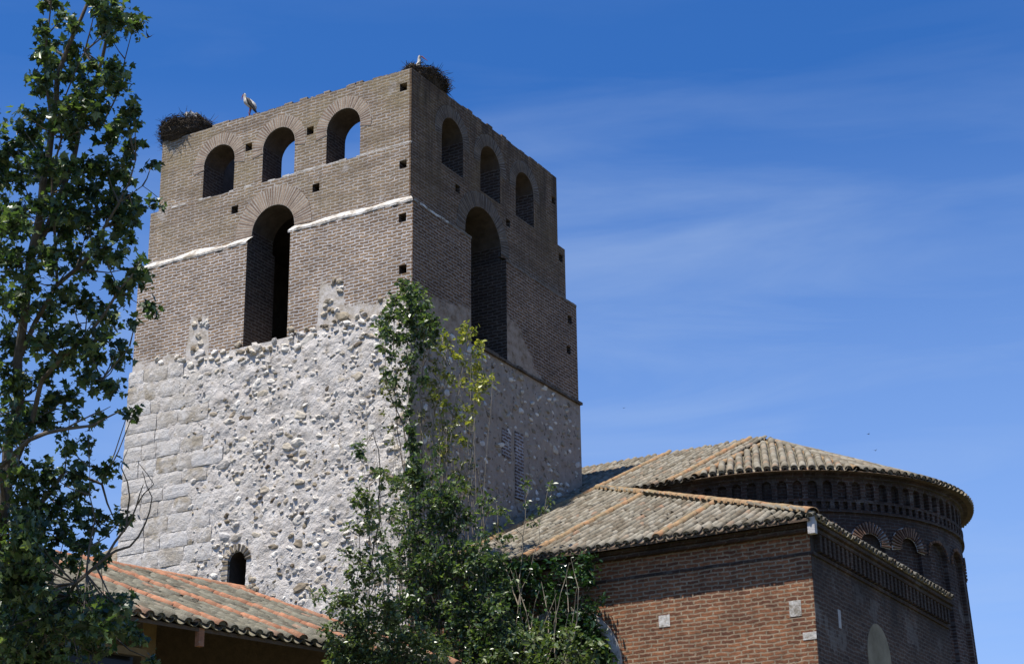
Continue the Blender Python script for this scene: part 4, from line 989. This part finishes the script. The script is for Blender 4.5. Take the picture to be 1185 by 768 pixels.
crop2 = [(480,200,32,35),(472,245,25,25),(490,262,12,12),(510,350,26,32),(440,90,32,30),(380,250,22,20),(400,480,35,25),(408,512,22,22),(370,620,32,30),(345,590,22,20),(290,580,30,35),(438,700,16,10),(462,690,14,16),(380,380,30,28),(340,360,38,30),(368,430,20,18),(460,400,12,14),(430,40,45,30),(300,60,60,40),(200,60,60,50),(60,60,60,50),(50,180,60,60),(150,170,60,50),(250,160,60,50),(350,140,45,40),(400,180,35,30),(60,320,60,60),(160,340,45,40),(240,300,60,50),(300,340,40,40),(60,460,65,60),(160,450,60,50),(250,440,55,45),(320,460,45,40),(230,520,50,40),(330,510,35,30),(60,590,65,55),(150,560,50,45),(60,690,60,50),(170,650,50,40),(240,640,40,30),(150,730,60,35),(40,740,55,35),(240,700,35,25),(410,300,20,30),(300,200,40,30),(110,250,40,40)]
for x_, y_, rx, ry in crop2: blobs.append((x_/2.955, 240+y_/2.955, rx/2.955, ry/2.955, int(10+rx*ry*0.024), rr.uniform(-.7, .7)))
crop3 = [(50,40,50,40),(150,20,40,28),(215,100,28,35),(272,65,14,25),(300,20,16,10),(60,190,60,50),(160,190,55,45),(110,260,60,50),(40,300,50,50),(190,280,50,45),(230,180,40,35),(320,170,35,40),(250,240,40,40),(100,360,70,40),(200,380,50,40),(300,330,38,35),(375,325,32,32),(310,440,35,28),(230,310,35,35),(260,400,35,30),(40,440,60,50),(130,450,60,50),(60,540,65,55),(160,540,60,50),(50,640,60,50),(150,640,65,50),(60,740,60,40),(150,720,60,40),(230,620,50,40),(250,540,30,25),(270,700,40,30),(330,640,40,25),(400,660,38,20),(300,600,40,24),(230,470,30,30),(430,690,25,18),(470,755,16,14),(20,700,40,60)]
for x_, y_, rx, ry in crop3: blobs.append((x_/2.667, 480+y_/2.667, rx/2.667, ry/2.667, int(10+rx*ry*0.026), rr.uniform(-.6, .6)))
for _ in range(60): blobs.append((lambda yy: (rr.uniform(-10, 60 if yy < 700 else 115), yy, 18, 17, 40, rr.uniform(-1.4, .2)))(rr.uniform(600, 790)))
for _ in range(18): blobs.append((rr.uniform(90, 150), rr.uniform(690, 735), 11, 9, 22, rr.uniform(-1.2, 0)))
for _ in range(46): blobs.append((rr.uniform(-150, 10), rr.uniform(120, 860), 26, 26, 60, rr.uniform(-1.2, 1.2)))
for _ in range(14): blobs.append((rr.uniform(-60, 130), rr.uniform(-90, -20), 20, 20, 40, rr.uniform(-.5, .5)))
for _ in range(10): blobs.append((rr.uniform(0, 130), rr.uniform(780, 880), 24, 24, 60, rr.uniform(-.5, .5)))
plant('leafy_tree', 'tall leafy green tree filling the left edge, in front of the low house and tower', 'tree', T0, mkT, limbs, blobs, LEAFD, BARK, 0.066, LOBED, LOBF, 11, density=2.0, twigr=0.005)

# --- saplings and shrubs against the tower foot, in planes parallel to its front
def plane_pt(x_, y_, Y):
    w = _f + _r*((x_-592.5)/FPX) - _u*((y_-384)/FPX); t = ((K0+VY*Y-CAM).dot(VY))/w.dot(VY); return CAM+w*t
def mkP(Y0):
    return lambda x_, y_, d=0.0: plane_pt(x_, y_, Y0+d)
def ground_under(p): return Vector((p.x, p.y, 0))
def sapling(name, label, Y0, stems, blobs, leafm, size, seed, tpl=OVAL, fc=OVF, bark=BARK, density=1.0, cat='tree', group=None, droop=0.4, stemname='trunk', r0=0.035):
    mk = Y0 if callable(Y0) else mkP(Y0); b0 = mk(*stems[0][0]); base = ground_under(b0); L_ = []
    for i, s_ in enumerate(stems):
        first = mk(*s_[0]); root = ground_under(first).lerp(base, 0.75)
        pts = ([root] if s_[0][1] > 700 else [])+[first]+[mk(*q) for q in s_[1:]]
        L_.append((pts, r0 if i == 0 else r0*0.6, 0.007))
    return plant(name, label, cat, base, mk, L_, blobs, leafm, bark, size, tpl, fc, seed, density=density, group=group, droop=droop, stems=stemname, twigr=0.006)
def Bn(lst, k=0.2, dz=0.5, seed=1):
    r = random.Random(seed); return [(x_, y_, rx, ry, int(8+rx*ry*k), r.uniform(-dz, dz)) for x_, y_, rx, ry in lst]
sapling('poplar_sapling', 'tall slim sapling with a dark leafy top reaching the tower corner brickwork', -2.0,
  [[(490, 800), (484, 690), (478, 600), (474, 520), (472, 430), (470, 340), (474, 322)], [(484, 690), (468, 560), (458, 470), (455, 400), (458, 350)], [(478, 600), (486, 520), (488, 440), (492, 380)], [(474, 520), (446, 440), (446, 390)], [(492, 800), (500, 640), (470, 540), (450, 480), (432, 500)]],
  Bn([(470,330,10,9),(482,338,10,10),(458,348,9,10),(475,352,12,10),(488,356,10,10),(463,365,11,10),(449,366,7,9),(478,372,12,10),(493,372,8,9),(448,385,8,10),(459,392,9,9),(472,390,9,8),(486,388,9,9),(499,372,9,7),(503,382,7,6),(443,400,5,7),(452,410,6,6),(486,402,5,8),(440,378,7,6),(500,396,5,8),(474,410,4,8),(478,425,5,8),(476,450,5,9),(470,480,4,9),(474,500,6,9),(478,520,7,10),(482,540,9,12),(474,550,8,10),(486,560,8,12),(490,440,3,8),(416,515,5,5),(417,525,5,4),(455,440,4,8),(462,465,3,7),(447,430,3,6)], 0.30), LEAFD, 0.125, 21, group=None, density=3.8)
sapling('yellow_sapling', 'thin sapling with yellow green leaves beside the dark leaved sapling', -1.2,
  [[(540, 800), (530, 680), (522, 580), (524, 480), (535, 420), (545, 385)], [(522, 580), (512, 500), (516, 420), (512, 400)], [(530, 680), (545, 560), (548, 470), (560, 430), (566, 440)], [(524, 480), (508, 440), (500, 430)]],
  Bn([(535,378,8,7),(546,384,7,6),(512,390,6,5),(556,397,6,6),(538,392,6,5),(552,410,6,6),(548,425,8,7),(556,436,8,8),(566,438,7,6),(508,404,5,5),(518,402,5,4),(530,412,4,4),(560,448,7,6),(548,446,6,6),(554,460,5,5),(510,430,6,5),(500,445,6,6),(520,440,5,7),(534,440,5,6),(514,470,6,8),(530,480,6,8),(508,490,6,7),(524,505,7,8),(540,470,5,6),(515,520,7,7),(495,503,3,3),(504,460,4,5),(536,510,5,7),(545,490,4,6)], 0.20), LEAFY, 0.115, 22, bark=STEM, density=2.9)
def more(lst, seed, x0, x1, y0, y1, n, r0, r1, f=lambda x_, y_: True):
    r = random.Random(seed)
    while n > 0:
        x_ = r.uniform(x0, x1); y_ = r.uniform(y0, y1)
        if not f(x_, y_): continue
        q = r.uniform(r0, r1); lst.append((x_, y_, q, q*r.uniform(.8, 1.3))); n -= 1
    return lst
L1 = [(425,568,9,10),(418,585,10,10),(432,590,8,10),(428,605,9,9),(415,610,8,8),(440,545,4,7),(442,560,5,8),(420,640,9,9),(395,690,10,10),(375,682,8,8),(385,705,10,10),(410,700,12,10),(400,720,12,10),(380,730,9,9),(415,735,13,12),(440,740,14,12),(430,715,12,12),(395,752,12,10),(365,690,4,6),(402,745,14,12),(445,700,10,12),(452,720,12,12),(436,670,8,10),(447,650,8,10),(425,655,7,8),(405,665,8,8)]
L1 = more(L1, 63, 398, 470, 545, 700, 22, 5, 10); L1 = more(L1, 64, 385, 465, 690, 768, 40, 8, 13); L1 = more(L1, 65, 395, 475, 765, 850, 30, 9, 14)
leafy_mk = lambda x_, y_, d=0.0: view(x_, y_, 35.6+d*0.6)
sapling('leafy_shrub', 'light green loose shrub at the foot of the rubble wall, over the house roof end', leafy_mk,
  [[(420, 820), (424, 740), (428, 660), (426, 600), (428, 560)], [(424, 740), (400, 700), (378, 680)], [(428, 660), (440, 600), (438, 520), (432, 500)], [(420, 820), (445, 740), (450, 680), (447, 640)], [(426, 780), (410, 700), (416, 620)]],
  Bn(more(L1, 67, 400, 520, 736, 790, 46, 8, 12), 0.22), LEAFM, 0.082, 23, cat='shrub', stemname='stems', density=2.3, r0=0.025)
L2 = more([(505,545,7,12),(512,560,9,12),(500,575,9,12),(520,580,9,12),(510,600,12,12),(498,610,10,12),(525,610,10,12),(480,590,8,10),(490,640,12,12),(505,640,12,14),(520,640,10,12),(462,590,6,9),(455,615,6,8),(470,625,9,10),(440,620,5,8),(505,520,4,9),(498,530,4,8),(530,560,6,9)], 5, 455, 545, 560, 700, 26, 7, 12)
L2 = more(L2, 61, 470, 565, 555, 720, 44, 8, 13); L2 = more(L2, 66, 455, 590, 640, 775, 60, 9, 14); L2 = more(L2, 62, 440, 500, 590, 720, 16, 7, 12)
L2 = more(L2, 6, 400, 580, 700, 768, 50, 9, 14); L2 = more(L2, 16, 400, 600, 770, 830, 20, 10, 16)
sapling('dense_sapling', 'dense dark green sapling clump rising before the tower corner', -2.4,
  [[(505, 820), (508, 720), (506, 640), (510, 560), (508, 510)], [(508, 720), (490, 650), (478, 590)], [(508, 720), (530, 650), (532, 570)], [(505, 820), (470, 740), (462, 660), (460, 600)], [(520, 820), (560, 760), (575, 720)], [(500, 800), (440, 760), (430, 720)]],
  Bn(L2, 0.20), LEAFD, 0.115, 24, cat='tree', stemname='trunk', density=2.1)
L3 = [(638,572,3,8),(634,585,5,8),(640,560,3,6),(626,590,3,6),(612,585,3,8),(614,600,3,6),(622,605,4,5),(572,578,7,8),(578,588,7,8),(568,590,6,7),(575,610,8,9),(568,618,8,8),(582,625,6,7),(590,600,3,7),(560,640,9,9),(592,622,4,5),(610,560,3,5)]
L6 = more([], 71, 440, 555, 410, 570, 70, 4, 8)
sapling('slender_sapling', 'slender olive sapling with sparse small leaves between the dark and the yellow saplings', -1.5,
  [[(515, 800), (505, 690), (498, 600), (500, 500), (510, 430), (514, 400)], [(505, 690), (485, 560), (466, 470), (452, 420)], [(498, 600), (520, 520), (532, 450), (536, 425)], [(505, 690), (530, 600), (548, 520), (550, 480)], [(485, 560), (490, 480), (484, 430)]],
  Bn(L6, 0.20), mat_leaf('olive_leaf', [(0.0, (0.05, 0.06, 0.02)), (0.6, (0.10, 0.115, 0.035)), (1.0, (0.20, 0.20, 0.06))]), 0.10, 29, bark=STEM, density=1.5)
sapling('wispy_sapling', 'wispy sapling with sparse small leaves in front of the annex roof edge', -1.0,
  [[(590, 800), (600, 700), (618, 640), (630, 590), (637, 556)], [(600, 700), (605, 620), (613, 560)], [(600, 700), (580, 640), (574, 580)], [(590, 800), (568, 690), (560, 620), (555, 560)]],
  Bn(L3, 0.20), LEAFM, 0.10, 25, bark=STEM, density=2.0)
# bare grey shoots
mk = mkP(-1.6); rr = random.Random(9)
base = ground_under(mk(520, 800)); e = empty('bare_shoots', base, 0, label='bundle of bare pale shoots standing among the saplings at the tower corner', cat='shrub'); b = MB()
def shoot(x0, y0, x1, y1, sway, r0=0.022):
    P = []; n_ = 9
    for k in range(n_):
        t = k/(n_-1); P.append(mk(x0+(x1-x0)*t+sway*math.sin(t*math.pi)+rr.gauss(0, .8), y0+(y1-y0)*t, rr.uniform(-.1, .1))-base)
    P = [ground_under(P[0]+base)-base]+P; b.tube(P, [r0]*2+[r0*(1-k/(n_-1)*0.8) for k in range(1, n_)], 4)
for _ in range(34): x0 = rr.uniform(470, 560); shoot(x0, 780, x0+rr.uniform(-34, 20), rr.uniform(410, 600), rr.uniform(-14, 14), rr.uniform(.012, .022))
for _ in range(14): x0 = rr.uniform(600, 650); shoot(x0, 790, x0+rr.uniform(-45, 20), rr.uniform(640, 700), rr.uniform(-14, 16))
for _ in range(24): x0 = rr.uniform(440, 500); shoot(x0, 780, x0+rr.uniform(-40, 20), rr.uniform(440, 600), rr.uniform(-10, 10), 0.014)
for _ in range(8): x0 = rr.uniform(415, 450); shoot(x0, 780, x0+rr.uniform(-30, 20), rr.uniform(540, 640), rr.uniform(-10, 10), 0.014)
b.build('stems', STEM, e)
# ivy on the annex wall
L4 = []
def ivyf(x_, y_):
    top = 652 if x_ < 640 else 650+max(0, (x_-680))*1.3
    right = 690 - max(0, (700-y_))*0.15 + (8 if y_ > 740 else 0)
    return y_ > top and x_ < right
L4 = more(L4, 31, 548, 700, 645, 850, 210, 7, 12, ivyf)
L4 += [(700, 752, 8, 10), (704, 762, 8, 8), (690, 700, 7, 5), (696, 692, 5, 3), (668, 645, 10, 5), (685, 648, 8, 5), (640, 648, 10, 6), (610, 650, 10, 6), (652, 652, 10, 8), (590, 655, 12, 8), (675, 660, 10, 7)]
sapling('ivy', 'dense glossy dark ivy covering the annex brick wall beside the white arch', -0.75,
  [[(620, 800), (625, 740), (640, 690), (655, 655)], [(640, 800), (660, 740), (672, 700), (680, 665)], [(600, 800), (590, 720), (580, 665)]], Bn(L4, 0.23, 0.18, 4), LEAFI, 0.125, 26, cat='ivy', stemname='stems', density=2.2)
L5 = more([], 41, 490, 690, 725, 850, 90, 9, 15)
sapling('broadleaf_bush', 'mid green broad leaved bush in front of the ivy at the bottom edge', -2.6,
  [[(600, 850), (600, 790), (604, 755)], [(590, 850), (560, 790), (545, 750)], [(610, 850), (650, 790), (665, 755)]], Bn(L5, 0.18, 0.4, 4), LEAFM, 0.125, 27, cat='bush', stemname='stems', density=2.2)
